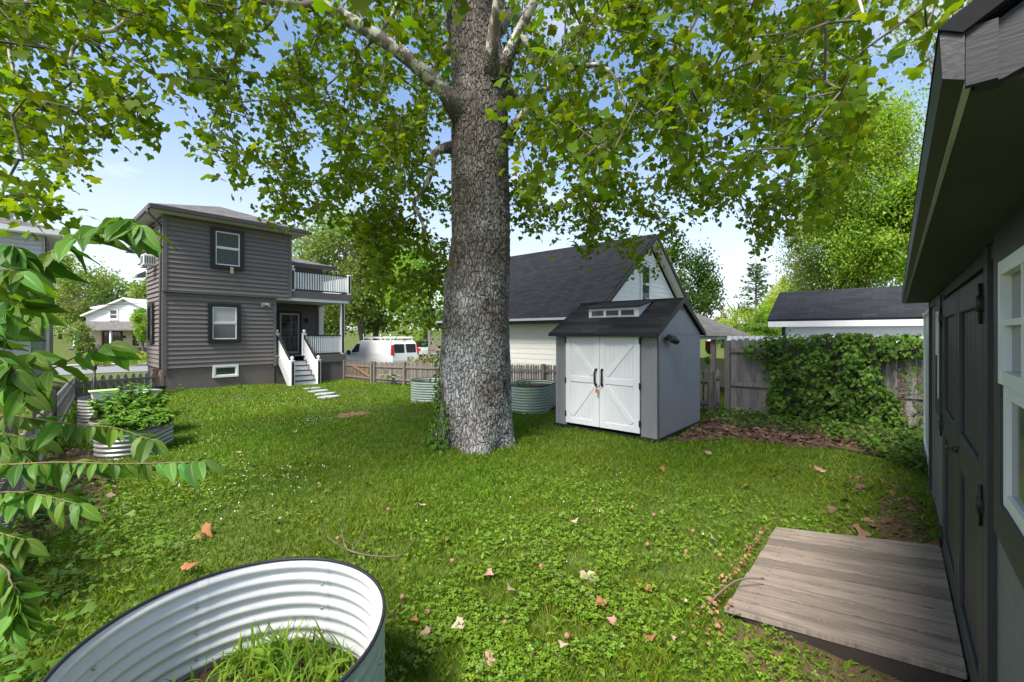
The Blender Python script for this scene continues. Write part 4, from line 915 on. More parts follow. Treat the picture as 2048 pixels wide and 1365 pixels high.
# stepping stones
M_slate = mat('slate_stone', (.33, .34, .37), .8, .12, 6, .3, 40, coord='Object')
for i, (px, py, lab) in enumerate(((625, 778, 'slate stepping stone closest to the porch stairs'), (637, 783, 'second slate stepping stone from the porch stairs'), (649, 789, 'third slate stepping stone, broad and pale'), (657, 795, 'slate stepping stone nearest the camera in the row'))):
    p = ground_at(px, py); b = MB(); n = 11; rr = [random.uniform(.8, 1.1) for _ in range(n)]
    b.prism([(p.x+.36*rr[k]*math.cos(2*math.pi*k/n), p.y+.24*rr[k]*math.sin(2*math.pi*k/n), p.z-.02) for k in range(n)], (0, 0, .055)); o = b.build('stepping_stone', M_slate, bevel=.01); tag(o, lab, 'stepping stone', 'stepping stones to the porch')
# ---------------------------------------------------------------- vehicles
M_vanw = mat('van_white', (.82, .82, .82), .25, .02, 2, coat=.6)
M_tyre = mat('tyre_rubber', (.02, .02, .02), .8, .1, 8); M_rim = mat('wheel_steel', (.4, .4, .41), .4, .05, 5, metal=.7)
M_tail = mat('tail_lamp_red', (.5, .02, .02), .2, .05, 4, spec=.6, coat=.5); M_plastic = mat('black_plastic', (.025, .025, .027), .5, .1, 6)
def wheels(t, Lp, xs, yl, yr, r):
    for x in xs:
        for y, s in ((yl, 1), (yr, -1)):
            b = MB(); b.tube([Lp(x, y, r), Lp(x, y-s*.2, r)], r, 24); wh = b.build('wheel', M_tyre, t, bevel=.02)
            b = MB(); b.tube([Lp(x, y+s*.012, r), Lp(x, y-s*.05, r)], r*.62, 16); b.build('rim', M_rim, wh)
def van():
    th = math.radians(90+3); d = Vector((math.cos(th), math.sin(th), 0)); lft = Vector((-d.y, d.x, 0))
    o = at(785, 668, 25.0); o = o-lft*.98; o.z = EYE-14/F*25-2.12
    Lp = lambda x, y, z: o+d*x+lft*y+Z_*z
    t = thing('van', o, 'white cargo van with ladder rack parked beyond the picket fence, seen from its rear', 'van')
    prof = [(0, .42), (0, .95), (.06, 1.35), (.16, 1.95), (.32, 2.1), (3.35, 2.12), (3.75, 2.02), (4.45, 1.38), (5.15, 1.18), (5.45, 1.0), (5.5, .45)]
    b = MB(); N = len(prof); secs = [(-1.0, 0), (1.0, 0)]
    def y_at(z): return 1.0-.0*max(0, z-1)-.13*max(0, z-1.05)/1.05-.06*(z > 2.05)
    V0 = len(b.v)
    for s in (1, -1):
        for x, z in prof: b.v.append(Lp(x, s*y_at(z), z))
    b.face(range(N-1, -1, -1)); b.face(range(N, 2*N))
    for i in range(N): j = (i+1) % N; b.face((i, j, N+j, N+i))
    b.build('body', M_vanw, t, bevel=.05)
    wheels(t, Lp, (.95, 4.4), .99, -.99, .36)
    def yo(z): return y_at(z)
    for y0, y1 in ((.06, .80), (-.80, -.06)):
        g = MB(); x0, x1 = .075, .155; g.hexa([Lp(x0-.012, y0, 1.38), Lp(x0-.012, y1, 1.38), Lp(x0+.05, y1, 1.38), Lp(x0+.05, y0, 1.38), Lp(x1-.018, y0*.97, 1.92), Lp(x1-.018, y1*.97, 1.92), Lp(x1+.05, y1*.97, 1.92), Lp(x1+.05, y0*.97, 1.92)])
        g.build('rear_window', M_glass, t, bevel=.02)
    for s in (1, -1):
        g = MB(); ya, yb = s*.985, s*.80; g.hexa([Lp(.02, ya, 1.30), Lp(.02, s*.86, 1.30), Lp(.18, s*.86, 1.30), Lp(.18, s*.99, 1.30), Lp(.10, s*.90, 1.88), Lp(.10, s*.83, 1.88), Lp(.24, s*.83, 1.88), Lp(.24, s*.915, 1.88)]); g.build('tail_light', M_tail, t)
        g = MB(); g.prism([Lp(3.45, s*(yo(1.4)+.006), 1.32), Lp(4.28, s*(yo(1.4)+.006), 1.36), Lp(3.82, s*(yo(1.85)+.006), 1.86), Lp(3.45, s*(yo(1.9)+.006), 1.90)], lft*(-s*.03)); g.build('door_window', M_glass, t)
        g = MB(); g.prism([Lp(4.25, s*1.02, 1.2), Lp(4.40, s*1.02, 1.2), Lp(4.40, s*1.02, 1.48), Lp(4.25, s*1.02, 1.48)], lft*(s*.22)); g.build('mirror', M_plastic, t, bevel=.03)
    g = MB(); g.hexa([Lp(3.80, .8, 2.0), Lp(3.80, -.8, 2.0), Lp(3.78, -.8, 1.99), Lp(3.78, .8, 1.99), Lp(4.42, .9, 1.42), Lp(4.42, -.9, 1.42), Lp(4.40, -.9, 1.40), Lp(4.40, .9, 1.40)]); g.build('windscreen', M_glass, t)
    g = MB(); g.hexa([Lp(-.12, .98, .42), Lp(-.12, -.98, .42), Lp(.05, -.98, .42), Lp(.05, .98, .42), Lp(-.12, .98, .62), Lp(-.12, -.98, .62), Lp(.05, -.98, .62), Lp(.05, .98, .62)]); g.build('bumper', M_plastic, t, bevel=.02)
    g = MB(); g.hexa([Lp(-.03, -.1, .98), Lp(-.03, -.5, .98), Lp(.04, -.5, .98), Lp(.04, -.1, .98), Lp(-.0, -.1, 1.15), Lp(-.0, -.5, 1.15), Lp(.06, -.5, 1.15), Lp(.06, -.1, 1.15)]); pl = g.build('plate_recess', M_plastic, t)
    g = MB(); g.hexa([Lp(-.036, -.15, 1.0), Lp(-.036, -.45, 1.0), Lp(-.031, -.45, 1.0), Lp(-.031, -.15, 1.0), Lp(-.016, -.15, 1.13), Lp(-.016, -.45, 1.13), Lp(-.011, -.45, 1.13), Lp(-.011, -.15, 1.13)]); g.build('number_plate', M_ltgrey, pl)
    r = MB()
    for s in (.72, -.72): r.tube([Lp(.3, s, 2.30), Lp(3.3, s, 2.30)], .03, 6)
    for x in (.45, 1.4, 2.3, 3.2):
        r.tube([Lp(x, .8, 2.26), Lp(x, -.8, 2.26)], .03, 6)
        for s in (.78, -.78): r.tube([Lp(x, s, 2.06), Lp(x, s, 2.28)], .035, 6); 
        r.tube([Lp(x, .80, 2.26), Lp(x, .80, 2.5)], .025, 6)
    r.build('ladder_rack', M_white, t)
    r = MB(); r.beam(Lp(.25, .15, 2.16), Lp(.25, -.15, 2.16), .06, .07); r.build('brake_light', M_tail, t)
van()
def car(label, o, th, m, Lc=4.5, h=1.45):
    d = Vector((math.cos(th), math.sin(th), 0)); lft = Vector((-d.y, d.x, 0)); o = Vector(o)
    Lp = lambda x, y, z: o+d*x+lft*y+Z_*z
    t = thing('car', o, label, 'car')
    low = [(0, .35), (-.02, .7), (.08, .92), (1.0, .95), (3.3, .92), (4.3, .78), (4.48, .6), (4.46, .33)]
    b = MB(); N = len(low)
    for s in (.86, -.86):
        for x, z in low: b.v.append(Lp(x*Lc/4.5, s, z))
    b.face(range(N-1, -1, -1)); b.face(range(N, 2*N))
    for i in range(N): j = (i+1) % N; b.face((i, j, N+j, N+i))
    b.build('body', m, t, bevel=.06)
    b = MB(); top = [(.25, .93), (.75, h), (2.2, h+.02), (3.2, .93)]
    for s in (1, -1):
        for x, z in top: b.v.append(Lp(x*Lc/4.5, s*(.8 if z < 1 else .62), z))
    N = 4; b.face(range(N-1, -1, -1)); b.face(range(N, 2*N))
    for i in range(N): j = (i+1) % N; b.face((i, j, N+j, N+i))
    b.build('cabin_glass', M_glass, t, bevel=.04)
    b = MB(); b.hexa([Lp(.72, .63, h-.03), Lp(2.22, .63, h-.01), Lp(2.22, -.63, h-.01), Lp(.72, -.63, h-.03), Lp(.78, .58, h+.03), Lp(2.16, .58, h+.045), Lp(2.16, -.58, h+.045), Lp(.78, -.58, h+.03)])
    for s in (1, -1):
        for x0, z0, x1, z1 in ((.25, .93, .75, h), (1.5, .93, 1.5, h), (3.2, .93, 2.2, h)): b.beam(Lp(x0*Lc/4.5, s*.81, z0), Lp(x1*Lc/4.5, s*.635, z1), .06, .06)
    b.build('roof', m, t)
    wheels(t, Lp, (.85*Lc/4.5, 3.6*Lc/4.5), .87, -.87, .32)
    for s in (.6, -.6):
        b = MB(); b.hexa([Lp(-.03, s-.18, .66), Lp(-.03, s+.18, .66), Lp(.1, s+.18, .66), Lp(.1, s-.18, .66), Lp(.02, s-.18, .86), Lp(.02, s+.18, .86), Lp(.12, s+.18, .86), Lp(.12, s-.18, .86)]); b.build('tail_light', M_tail, t)
    return t
p = at(700, 700, 31); car('dark green car half hidden behind the back porch', (p.x, p.y, EYE-47/F*31-.75), math.radians(150), mat('dark_green_paint', (.02, .035, .03), .25, .02, 2, coat=.6))
p = at(852, 690, 33); car('white car parked behind the cargo van, only its rear showing', (p.x, p.y, EYE-35/F*33-.62), math.radians(70), M_vanw)
# grey timber deck with cross braced rail, left of the trunk
dk = thing('timber_deck', at(900, 700, 25), 'grey timber deck with cross braced railing beyond the picket fence', 'deck')
fr_ = frame(Vector((at(857, 668, 25).x, at(857, 668, 25).y, 0)), (SA, -CA, 0), (-CA, -SA, 0))
ft = lambda y: EYE+(668-y)/F*25
b = MB()
for s in (0, 1.6, 3.2): b.pbox(fr_, s, s+.14, ft(712)-.6, ft(660)+.2, 0, .12)
b.build('post', M_pick, dk)
b = MB(); b.pbox(fr_, 0, 5, ft(700), ft(692), .121, .16); b.pbox(fr_, 0, 5, ft(706), ft(702), .121, .15); b.build('skirt', M_pick, dk)
b = MB(); b.pbox(fr_, .14, 5, ft(674)-.08, ft(674), .02, .1); b.pbox(fr_, .14, 5, ft(690)-.08, ft(690), .02, .1)
for i in range(6): b.beam(fr_(.2+i*.5, ft(690), .06), fr_(.65+i*.5, ft(675), .06), .04, .05); b.beam(fr_(.65+i*.5, ft(690), .05), fr_(.2+i*.5, ft(675), .05), .04, .05)
b.build('cross_rail', M_pick, dk)
# overhead wires across the road on the left
for i, (ya, yb_) in enumerate(((588, 596), (599, 606), (607, 602), (612, 616))):
    a, c = at(60, ya, 36), at(330, yb_, 40); pts = [a+(c-a)*t/10-Z_*(.25*4*(t/10)*(1-t/10)) for t in range(11)]
    b = MB(); b.tube(pts, .018, 5); o = b.build('utility_wire', M_black); tag(o, ('highest', 'second', 'third', 'lowest')[i]+' of the black overhead wires crossing in front of the far white house', 'wire', 'overhead wires')
# pale trailer and parasol far off on the right
tp = at(1450, 668, 70)
tr_ = thing('trailer', (tp.x, tp.y, G(tp.x, tp.y)), 'distant white trailer with grey windows in front of yellow green bushes', 'trailer')
fr2 = frame((at(1428, 668, 70).x, at(1428, 668, 70).y, 0), (SA, -CA, 0), (-CA, -SA, 0)); f2 = lambda y: EYE+(668-y)/F*70
b = MB(); b.pbox(fr2, 0, 2.6, f2(672)-1, f2(648), -2.5, 0); b.build('body', M_white, tr_, bevel=.05)
b = MB(); b.pbox(fr2, 1.1, 2.3, f2(664), f2(651), 0.001, .05); b.build('window', M_glassgrey, tr_)
pu = at(1507, 668, 62); um = thing('parasol', (pu.x, pu.y, G(pu.x, pu.y)), 'distant pale parasol among the bright green bushes', 'parasol')
b = MB(); zc = EYE+9/F*62; b.lathe((pu.x, pu.y, zc-.45), [(1.0, 0), (.75, .25), (.35, .45), (0, .55)], 12); b.build('canopy', M_soffit, um)
b = MB(); b.tube([(pu.x, pu.y, G(pu.x, pu.y)), (pu.x, pu.y, zc)], .04, 6); b.build('pole', M_white, um)
# ---------------------------------------------------------------- grass and clover
M_grass = mat('grass_blades', (.120, .220, .018), .55, .05, 2, coord='Object', trans=.35, trans_col=(1.2, 1.4, .4), spec=.2, detail=2)
HOLES = [(HX0-.05, 11.3, HY0-.0, 40), (7.5, 8.9, 18.9, 20.6), (SX-.02, SXB+.05, SY0-.03, SY1+.03), (1.05, 9.3, -4, -.28), (3.1, 4.75, -.3, .80), (11.2, 18, -4, 3)]
def keep_ground(x, y, dirt=True):
    k = np.ones(x.shape, bool)
    for a, b_, c, d_ in HOLES: k &= ~((x > a) & (x < b_) & (y > c) & (y < d_))
    for cx, cy, rr in ((.60, 2.09, .59), (5.21, 5.34, .55)): k &= (x-cx)**2+(y-cy)**2 > rr*rr
    for cx, cy, a, l, r_ in ((8.05, 9.85, -60, .35, .48), (8.55, 6.85, 20, .3, .48), (1.3, 9.45, 60, .25, .38), (1.42, 11.05, 60, .25, .42), (1.55, 13.0, 50, .35, .47)):
        ca_, sa_ = math.cos(math.radians(a)), math.sin(math.radians(a)); u = (x-cx)*ca_+(y-cy)*sa_; v = -(x-cx)*sa_+(y-cy)*ca_
        u = np.sign(u)*np.maximum(np.abs(u)-l, 0); k &= u*u+v*v > r_*r_
    if dirt:
        rnd = rng.random(x.shape)
        for P_, th in ((BED, .05), (RED, .22), (WALLDIRT, .5), (FENCEDIRT, .3), (RAMPDIRT, .45)): k &= ~(in_poly(x, y, P_) & (rnd > th))
    return k
def gbump(x, y): return .018*np.sin(x*1.9+y*.7)+.015*np.sin(y*2.3-x*1.1)+.01*np.sin(x*4.1)*np.sin(y*3.7)
def polar(n, r0, r1, a=math.radians(61)):
    r = np.sqrt(rng.uniform(r0*r0, r1*r1, n)); t = ANG+rng.uniform(-a, a, n); return r*np.cos(t), r*np.sin(t)
VV, FF, CC = [], [], []; base = 0
def lowfreq(x, y): return .5+.5*np.sin(x*.9+1.3*np.sin(y*.6))*np.sin(y*.8+1.1*np.sin(x*.5))
for r0, r1, dens, h, wd in ((.9, 3.5, 7500, .055, .0045), (3.5, 7, 3600, .055, .0075), (7, 12, 1500, .055, .013), (12, 27, 520, .06, .026)):
    n = int((r1*r1-r0*r0)*1.065*dens); x, y = polar(n, r0, r1); k = keep_ground(x, y); x, y = x[k], y[k]; n = len(x)
    z = gz(x, y)+gbump(x, y)-.014
    lf = lowfreq(x, y); hh = h*rng.uniform(.4, 1.3, n)*(.7+.5*lf)*(1+.45*np.maximum(0, np.sin(x*5.3+2*np.sin(y*3.9))*np.sin(y*6.1+1.5*np.sin(x*4.7)))); ww = wd*rng.uniform(.6, 1.2, n)
    a = rng.uniform(0, 2*math.pi, n); la = rng.uniform(0, 2*math.pi, n); ln = rng.uniform(.1, .9, n)*hh
    sx_, sy_ = np.cos(a)*ww/2, np.sin(a)*ww/2; tx, ty = x+np.cos(la)*ln, y+np.sin(la)*ln
    V = np.stack([np.stack([x-sx_, y-sy_, z], 1), np.stack([x+sx_, y+sy_, z], 1), np.stack([x+np.cos(la)*ln*.4+sx_*.8, y+np.sin(la)*ln*.4+sy_*.8, z+hh*.62], 1), np.stack([tx, ty, z+hh], 1)], 1)
    f = np.array([[0, 1, 2], [0, 2, 3]]); VV.append(V.reshape(-1, 3)); FF.append((f[None]+(np.arange(n)*4)[:, None, None]).reshape(-1, 3)+base); base += 4*n
    br = rng.uniform(.7, 1.3, (n, 1))*(.86+.3*lf[:, None]); ye = rng.uniform(.85, 1.35, (n, 1))*(.93+.16*lowfreq(x*1.7+3, y*1.7)[:, None]); dry = (rng.random((n, 1)) < .06)
    c = br*np.concatenate([ye, np.ones((n, 1)), rng.uniform(.7, 1.3, (n, 1))], 1); c = np.where(dry, c*np.array([[2.4, 1.35, 2.2]]), c); CC.append(np.repeat(c, 2, 0))
o = np_mesh('grass', np.concatenate(VV), np.concatenate(FF), np.concatenate(CC), M_grass, origin=(0, 0, 0)); tag(o, 'short mown green lawn grass across the yard', 'grass', kind='stuff')
del VV, FF, CC
# clover and other low broad-leaved plants, in drifts
M_clover = leaf_mat('clover_leaf', (.155, .26, .022), .35, (1.4, 1.4, .5))
drifts = [(1100, 1120, .9, 5200), (960, 1250, .6, 2600), (1250, 1260, .7, 2200), (1180, 990, .9, 2600), (1050, 960, .8, 1500), (880, 1060, .5, 900), (330, 1010, .9, 3200), (200, 1120, .6, 2600), (430, 960, .9, 1500), (1300, 1080, .8, 1500), (1480, 1030, .6, 700), (1000, 1340, .5, 1500), (1240, 1345, .4, 900), (700, 850, 1.4, 1500), (1540, 1320, .3, 500), (560, 800, 1.8, 1500)]
PX, PY = [], []
for px, py, s_, n in drifts:
    n = int(n*.6); p = ground_at(px, py); PX.append(rng.normal(p.x, s_*.6, n)); PY.append(rng.normal(p.y, s_*.6, n))
x = np.concatenate(PX); y = np.concatenate(PY); k = keep_ground(x, y, False) & (np.sin(x*7+2*np.sin(y*5))*np.sin(y*6+x*2) > -.35); x, y = x[k], y[k]; n = len(x)
P = np.stack([x, y, gz(x, y)+gbump(x, y)+rng.uniform(.02, .065, n)], 1)
nrm = np.stack([rng.normal(0, .35, n), rng.normal(0, .35, n), np.ones(n)], 1); tv, tf = leaf_tpl('clover')
o = scatter('clover', tv, tf, P, rot_basis(nrm, rng.uniform(0, 6.3, n)), rng.uniform(.010, .023, n), tints(n, .7, 1.3, .1), M_clover, origin=(0, 0, 0)); tag(o, 'bright green clover patches growing in the lawn', 'clover', kind='stuff')
# broad weed leaves
x, y = polar(2600, 2.0, 5.5, math.radians(50)); k = keep_ground(x, y, False) & (np.sin(x*3.1+y)*np.sin(y*2.7-x) > .15); x, y = x[k], y[k]
e = ground_at(1620, 1060); x = np.concatenate([x, rng.normal(e.x, .25, 60), rng.uniform(2.4, 3.1, 160), rng.uniform(4.9, 7, 260)]); y = np.concatenate([y, rng.normal(e.y, .12, 60), rng.uniform(-.2, .7, 160), rng.uniform(-.2, .7, 260)])
k = keep_ground(x, y, False); x, y = x[k], y[k]; n = len(x)
tip = np.stack([rng.normal(0, 1, n), rng.normal(0, 1, n), rng.uniform(.2, .8, n)], 1); tv, tf = leaf_tpl('ovate')
P = np.stack([x, y, gz(x, y)+gbump(x, y)+.015], 1)
o = scatter('broadleaf_weeds', tv, tf, P, basis_dir(tip, np.tile([[0, 0, 1.]], (n, 1))), rng.uniform(.03, .075, n), tints(n, .7, 1.3, .1), M_clover, origin=(0, 0, 0)); tag(o, 'low broad leaved weeds among the grass', 'weeds', kind='stuff')
# clover flowers: small white heads
x = np.concatenate([rng.normal(ground_at(*q).x, s_, m_) for q, s_, m_ in (((650, 845), .5, 80), ((480, 965), .6, 80), ((290, 900), .8, 110), ((560, 800), 1.2, 90), ((1100, 1050), .9, 20))]); y = np.concatenate([rng.normal(ground_at(*q).y, s_, m_) for q, s_, m_ in (((650, 845), .5, 80), ((480, 965), .6, 80), ((290, 900), .8, 110), ((560, 800), 1.2, 90), ((1100, 1050), .9, 20))])
n = len(x); tv = np.array([(1, 0, 0), (0, 1, 0), (-1, 0, 0), (0, -1, 0), (0, 0, 1.1), (0, 0, -.6)]); tf = np.array([(0, 1, 4), (1, 2, 4), (2, 3, 4), (3, 0, 4), (1, 0, 5), (2, 1, 5), (3, 2, 5), (0, 3, 5)])
o = scatter('clover_flowers', tv, tf, np.stack([x, y, gz(x, y)+.07], 1), np.tile(np.eye(3), (n, 1, 1)), rng.uniform(.006, .012, n), tints(n, .8, 1.1, .02), mat('clover_white', (.75, .75, .68), .7, .05), origin=(0, 0, 0)); tag(o, 'tiny white clover flowers dotted over the lawn', 'flowers', kind='stuff')
# ---------------------------------------------------------------- the sycamore
syc = thing('sycamore_tree', (5.21, 5.34, 0), 'huge sycamore with a thick grey plated trunk in the middle of the lawn', 'tree')
def bark():
    m = bpy.data.materials.new('plated_bark'); m.use_nodes = True; nt = m.node_tree; nt.nodes.clear(); L = nt.links.new
    out = nn(nt, 'ShaderNodeOutputMaterial'); b = nn(nt, 'ShaderNodeBsdfPrincipled'); b.inputs['Roughness'].default_value = .85; b.inputs['Specular IOR Level'].default_value = .2
    tc = nn(nt, 'ShaderNodeTexCoord'); nz = nn(nt, 'ShaderNodeTexNoise'); nz.inputs['Scale'].default_value = 5; nz.inputs['Detail'].default_value = 4; L(tc.outputs['Object'], nz.inputs['Vector'])
    sc_ = nn(nt, 'ShaderNodeVectorMath', operation='SCALE'); sc_.inputs['Scale'].default_value = .16; L(nz.outputs['Color'], sc_.inputs[0])
    ad = nn(nt, 'ShaderNodeVectorMath', operation='ADD'); L(tc.outputs['Object'], ad.inputs[0]); L(sc_.outputs[0], ad.inputs[1])
    mp = nn(nt, 'ShaderNodeMapping'); mp.inputs['Scale'].default_value = (23, 23, 8); L(ad.outputs[0], mp.inputs[0])
    ve = nn(nt, 'ShaderNodeTexVoronoi', feature='DISTANCE_TO_EDGE'); L(mp.outputs[0], ve.inputs['Vector']); ve.inputs['Scale'].default_value = 1
    vc = nn(nt, 'ShaderNodeTexVoronoi', feature='F1'); L(mp.outputs[0], vc.inputs['Vector']); vc.inputs['Scale'].default_value = 1
    e = nn(nt, 'ShaderNodeMapRange', interpolation_type='SMOOTHSTEP'); e.inputs['From Min'].default_value = .0; e.inputs['From Max'].default_value = .17; L(ve.outputs['Distance'], e.inputs[0])
    n2 = nn(nt, 'ShaderNodeTexNoise'); n2.inputs['Scale'].default_value = 1.3; n2.inputs['Detail'].default_value = 6; L(tc.outputs['Object'], n2.inputs['Vector'])
    sp = nn(nt, 'ShaderNodeSeparateXYZ'); L(tc.outputs['Object'], sp.inputs[0])
    hz_ = nn(nt, 'ShaderNodeMapRange'); hz_.inputs['From Min'].default_value = 4.6; hz_.inputs['From Max'].default_value = .6; hz_.inputs['To Min'].default_value = -.16; hz_.inputs['To Max'].default_value = .12; L(sp.outputs[2], hz_.inputs[0])
    a2 = nn(nt, 'ShaderNodeMath', operation='ADD'); L(n2.outputs[0], a2.inputs[0]); L(hz_.outputs[0], a2.inputs[1])
    lich = nn(nt, 'ShaderNodeMapRange', interpolation_type='SMOOTHSTEP'); lich.inputs['From Min'].default_value = .38; lich.inputs['From Max'].default_value = .68; L(a2.outputs[0], lich.inputs[0])
    pc = nn(nt, 'ShaderNodeMix', data_type='RGBA'); L(lich.outputs[0], pc.inputs[0]); pc.inputs[6].default_value = (.175, .152, .132, 1); pc.inputs[7].default_value = (.42, .415, .405, 1)
    rv = nn(nt, 'ShaderNodeSeparateXYZ'); L(vc.outputs['Color'], rv.inputs[0])
    rr = nn(nt, 'ShaderNodeMapRange'); rr.inputs['To Min'].default_value = .78; rr.inputs['To Max'].default_value = 1.2; L(rv.outputs[0], rr.inputs[0])
    n3 = nn(nt, 'ShaderNodeTexNoise'); n3.inputs['Scale'].default_value = 34; n3.inputs['Detail'].default_value = 7; L(tc.outputs['Object'], n3.inputs['Vector'])
    r3 = nn(nt, 'ShaderNodeMapRange'); r3.inputs['From Min'].default_value = .3; r3.inputs['From Max'].default_value = .7; r3.inputs['To Min'].default_value = .75; r3.inputs['To Max'].default_value = 1.22; L(n3.outputs[0], r3.inputs[0])
    mm = nn(nt, 'ShaderNodeMath', operation='MULTIPLY'); L(rr.outputs[0], mm.inputs[0]); L(r3.outputs[0], mm.inputs[1])
    m1 = nn(nt, 'ShaderNodeMix', data_type='RGBA', blend_type='MULTIPLY'); m1.inputs[0].default_value = 1; L(pc.outputs[2], m1.inputs[6]); L(mm.outputs[0], m1.inputs[7])
    ec = nn(nt, 'ShaderNodeMapRange'); ec.inputs['From Max'].default_value = .11; L(ve.outputs['Distance'], ec.inputs[0])
    m2 = nn(nt, 'ShaderNodeMix', data_type='RGBA'); L(ec.outputs[0], m2.inputs[0]); m2.inputs[6].default_value = (.05, .041, .035, 1); L(m1.outputs[2], m2.inputs[7]); L(m2.outputs[2], b.inputs['Base Color'])
    hs = nn(nt, 'ShaderNodeMath', operation='MULTIPLY_ADD'); hs.inputs[1].default_value = .22; L(n3.outputs[0], hs.inputs[0]); L(e.outputs[0], hs.inputs[2])
    h2 = nn(nt, 'ShaderNodeMath', operation='MULTIPLY_ADD'); h2.inputs[1].default_value = .45; L(rv.outputs[1], h2.inputs[0]); L(hs.outputs[0], h2.inputs[2])
    ds_ = nn(nt, 'ShaderNodeDisplacement'); ds_.inputs['Scale'].default_value = .02; ds_.inputs['Midlevel'].default_value = .9; L(h2.outputs[0], ds_.inputs['Height']); L(ds_.outputs[0], out.inputs['Displacement'])
    L(b.outputs[0], out.inputs[0]); m.displacement_method = 'BOTH'; return m
M_bark = bark()
def limb_mat():
    m = mat('mottled_bark', (.56, .53, .46), .75, .12, 9, .3, 40, coord='Object', tint=False); nt = m.node_tree; L = nt.links.new
    b = [n for n in nt.nodes if n.type == 'BSDF_PRINCIPLED'][0]; tc = [n for n in nt.nodes if n.type == 'TEX_COORD'][0]; old = b.inputs['Base Color'].links[0].from_socket
    n1 = nn(nt, 'ShaderNodeTexNoise'); n1.inputs['Scale'].default_value = 6.5; n1.inputs['Detail'].default_value = 7; n1.inputs['Roughness'].default_value = .62; L(tc.outputs['Object'], n1.inputs['Vector'])
    at_ = nn(nt, 'ShaderNodeAttribute', attribute_name='tint'); sb_ = nn(nt, 'ShaderNodeMath', operation='SUBTRACT'); L(n1.outputs[0], sb_.inputs[0]); L(at_.outputs['Fac'], sb_.inputs[1])
    r = nn(nt, 'ShaderNodeMapRange'); r.inputs['From Min'].default_value = -.53; r.inputs['From Max'].default_value = -.49; L(sb_.outputs[0], r.inputs[0])
    mx = nn(nt, 'ShaderNodeMix', data_type='RGBA'); L(r.outputs[0], mx.inputs[0]); L(old, mx.inputs[6]); mx.inputs[7].default_value = (.19, .155, .125, 1); L(mx.outputs[2], b.inputs['Base Color']); return m
M_limb = limb_mat()
M_twig = mat('twig_bark', (.13, .105, .08), .85, .2, 8, coord='Object', tint=False)
prof = [(-.15, 951, .63), (0, 951, .60), (.35, 952, .565), (.82, 953, .545), (1.77, 953, .52), (2.7, 954.5, .508), (3.15, 959, .475), (3.5, 961, .445), (4.5, 958.5, .44), (5.5, 959, .443), (6.1, 962, .425), (6.6, 955, .40), (7.1, 942, .38), (8, 940, .33), (10, 938, .24), (12.5, 940, .10), (13.2, 941, .03)]
TZ = 7.44
def trunk_at(z):
    zs = [p[0] for p in prof]; return np.interp(z, zs, [p[1] for p in prof]), np.interp(z, zs, [p[2] for p in prof])
def trunk_c(z): c, r = trunk_at(z); p = at(float(c), 668, TZ); return Vector((p.x, p.y, z))
zz = np.concatenate([np.arange(-.15, 7.4, .0135), np.arange(7.4, 13.2, .06)]); na = 330
cx, rr = trunk_at(zz); rr = rr*1.088; k_ = np.ones(5)/5
kk = (cx-CX)/F; tx = TZ*(CA+SA*kk); ty = TZ*(SA-CA*kk); an = np.linspace(0, 2*math.pi, na, endpoint=False)
A_, Zm = np.meshgrid(an, zz); fl = np.exp(-np.maximum(Zm, 0)/.28)
lob = 1+.13*fl*(np.sin(A_*5+.8)+.5*np.sin(A_*3+2))+.022*np.sin(A_*3+Zm*.9)+.015*np.sin(A_*5-Zm*1.7)+.012*np.sin(A_*2+Zm*2.3)
Rm = rr[:, None]*lob; V = np.stack([tx[:, None]+Rm*np.cos(A_), ty[:, None]+Rm*np.sin(A_), Zm], -1).reshape(-1, 3)
ii = np.arange(len(zz)*na).reshape(len(zz), na); fa = np.stack([ii[:-1], np.roll(ii[:-1], -1, 1), np.roll(ii[1:], -1, 1), ii[1:]], -1).reshape(-1, 4)
np_mesh('trunk', V, fa, np.ones((len(fa), 3)), M_bark, syc, smooth=True)
NODES, PAR = [], []        # skeleton for twigs
def smooth_path(pts, n=6):
    pts = [Vector(p) for p in pts]; out = []
    for i in range(len(pts)-1):
        p0, p1, p2, p3 = pts[max(i-1, 0)], pts[i], pts[i+1], pts[min(i+2, len(pts)-1)]
        for t in range(n):
            t /= n; out.append(.5*((2*p1)+(p2-p0)*t+(2*p0-5*p1+4*p2-p3)*t*t+(3*p1-p0-3*p2+p3)*t**3))
    return out+[pts[-1]]
LIMBS = []
def limb(pts, r0, r1, name='limb', m=None, n=14, collar=True, clear=False):
    """pts: (px, py, Z)"""
    W = smooth_path([at(p[0], p[1], p[2]*1.088) for p in pts]); k = len(W); R = [r0+(r1-r0)*(i/(k-1))**.8 for i in range(k)]
    if collar:
        for i in range(min(11, k)): R[i] *= 1+.75*(1-i/11)**2
    R = [r*random.uniform(.95, 1.05) for r in R]
    b = MB(); b.tube(W, R, n)
    for i in range(k-1):
        for q in range(n): b.t[i*n+q] = max(.6, min(1.0, .62+.38*i/(k*.16))) if collar else 1.0
    b.build(name, m or M_limb, syc)
    if clear:
        nb_ = min(10, k-1); Wb, Rb = [], []
        for i in range(nb_*5+1): a = i/5; j = min(int(a), k-2); Wb.append(W[j]+(W[j+1]-W[j])*(a-j)); Rb.append((R[j]+(R[j+1]-R[j])*(a-j))*(1.07-.12*i/(nb_*5))-.012*(i/(nb_*5))**6)
        b = MB(); b.tube(Wb, Rb, 72); b.build('branch_collar', M_bark, syc)
    if clear: LIMBS.append((W, 16+F*r0/6.5*.8))
    for i, p in enumerate(W):
        if i > 3: NODES.append(p); PAR.append(-1)
    return W
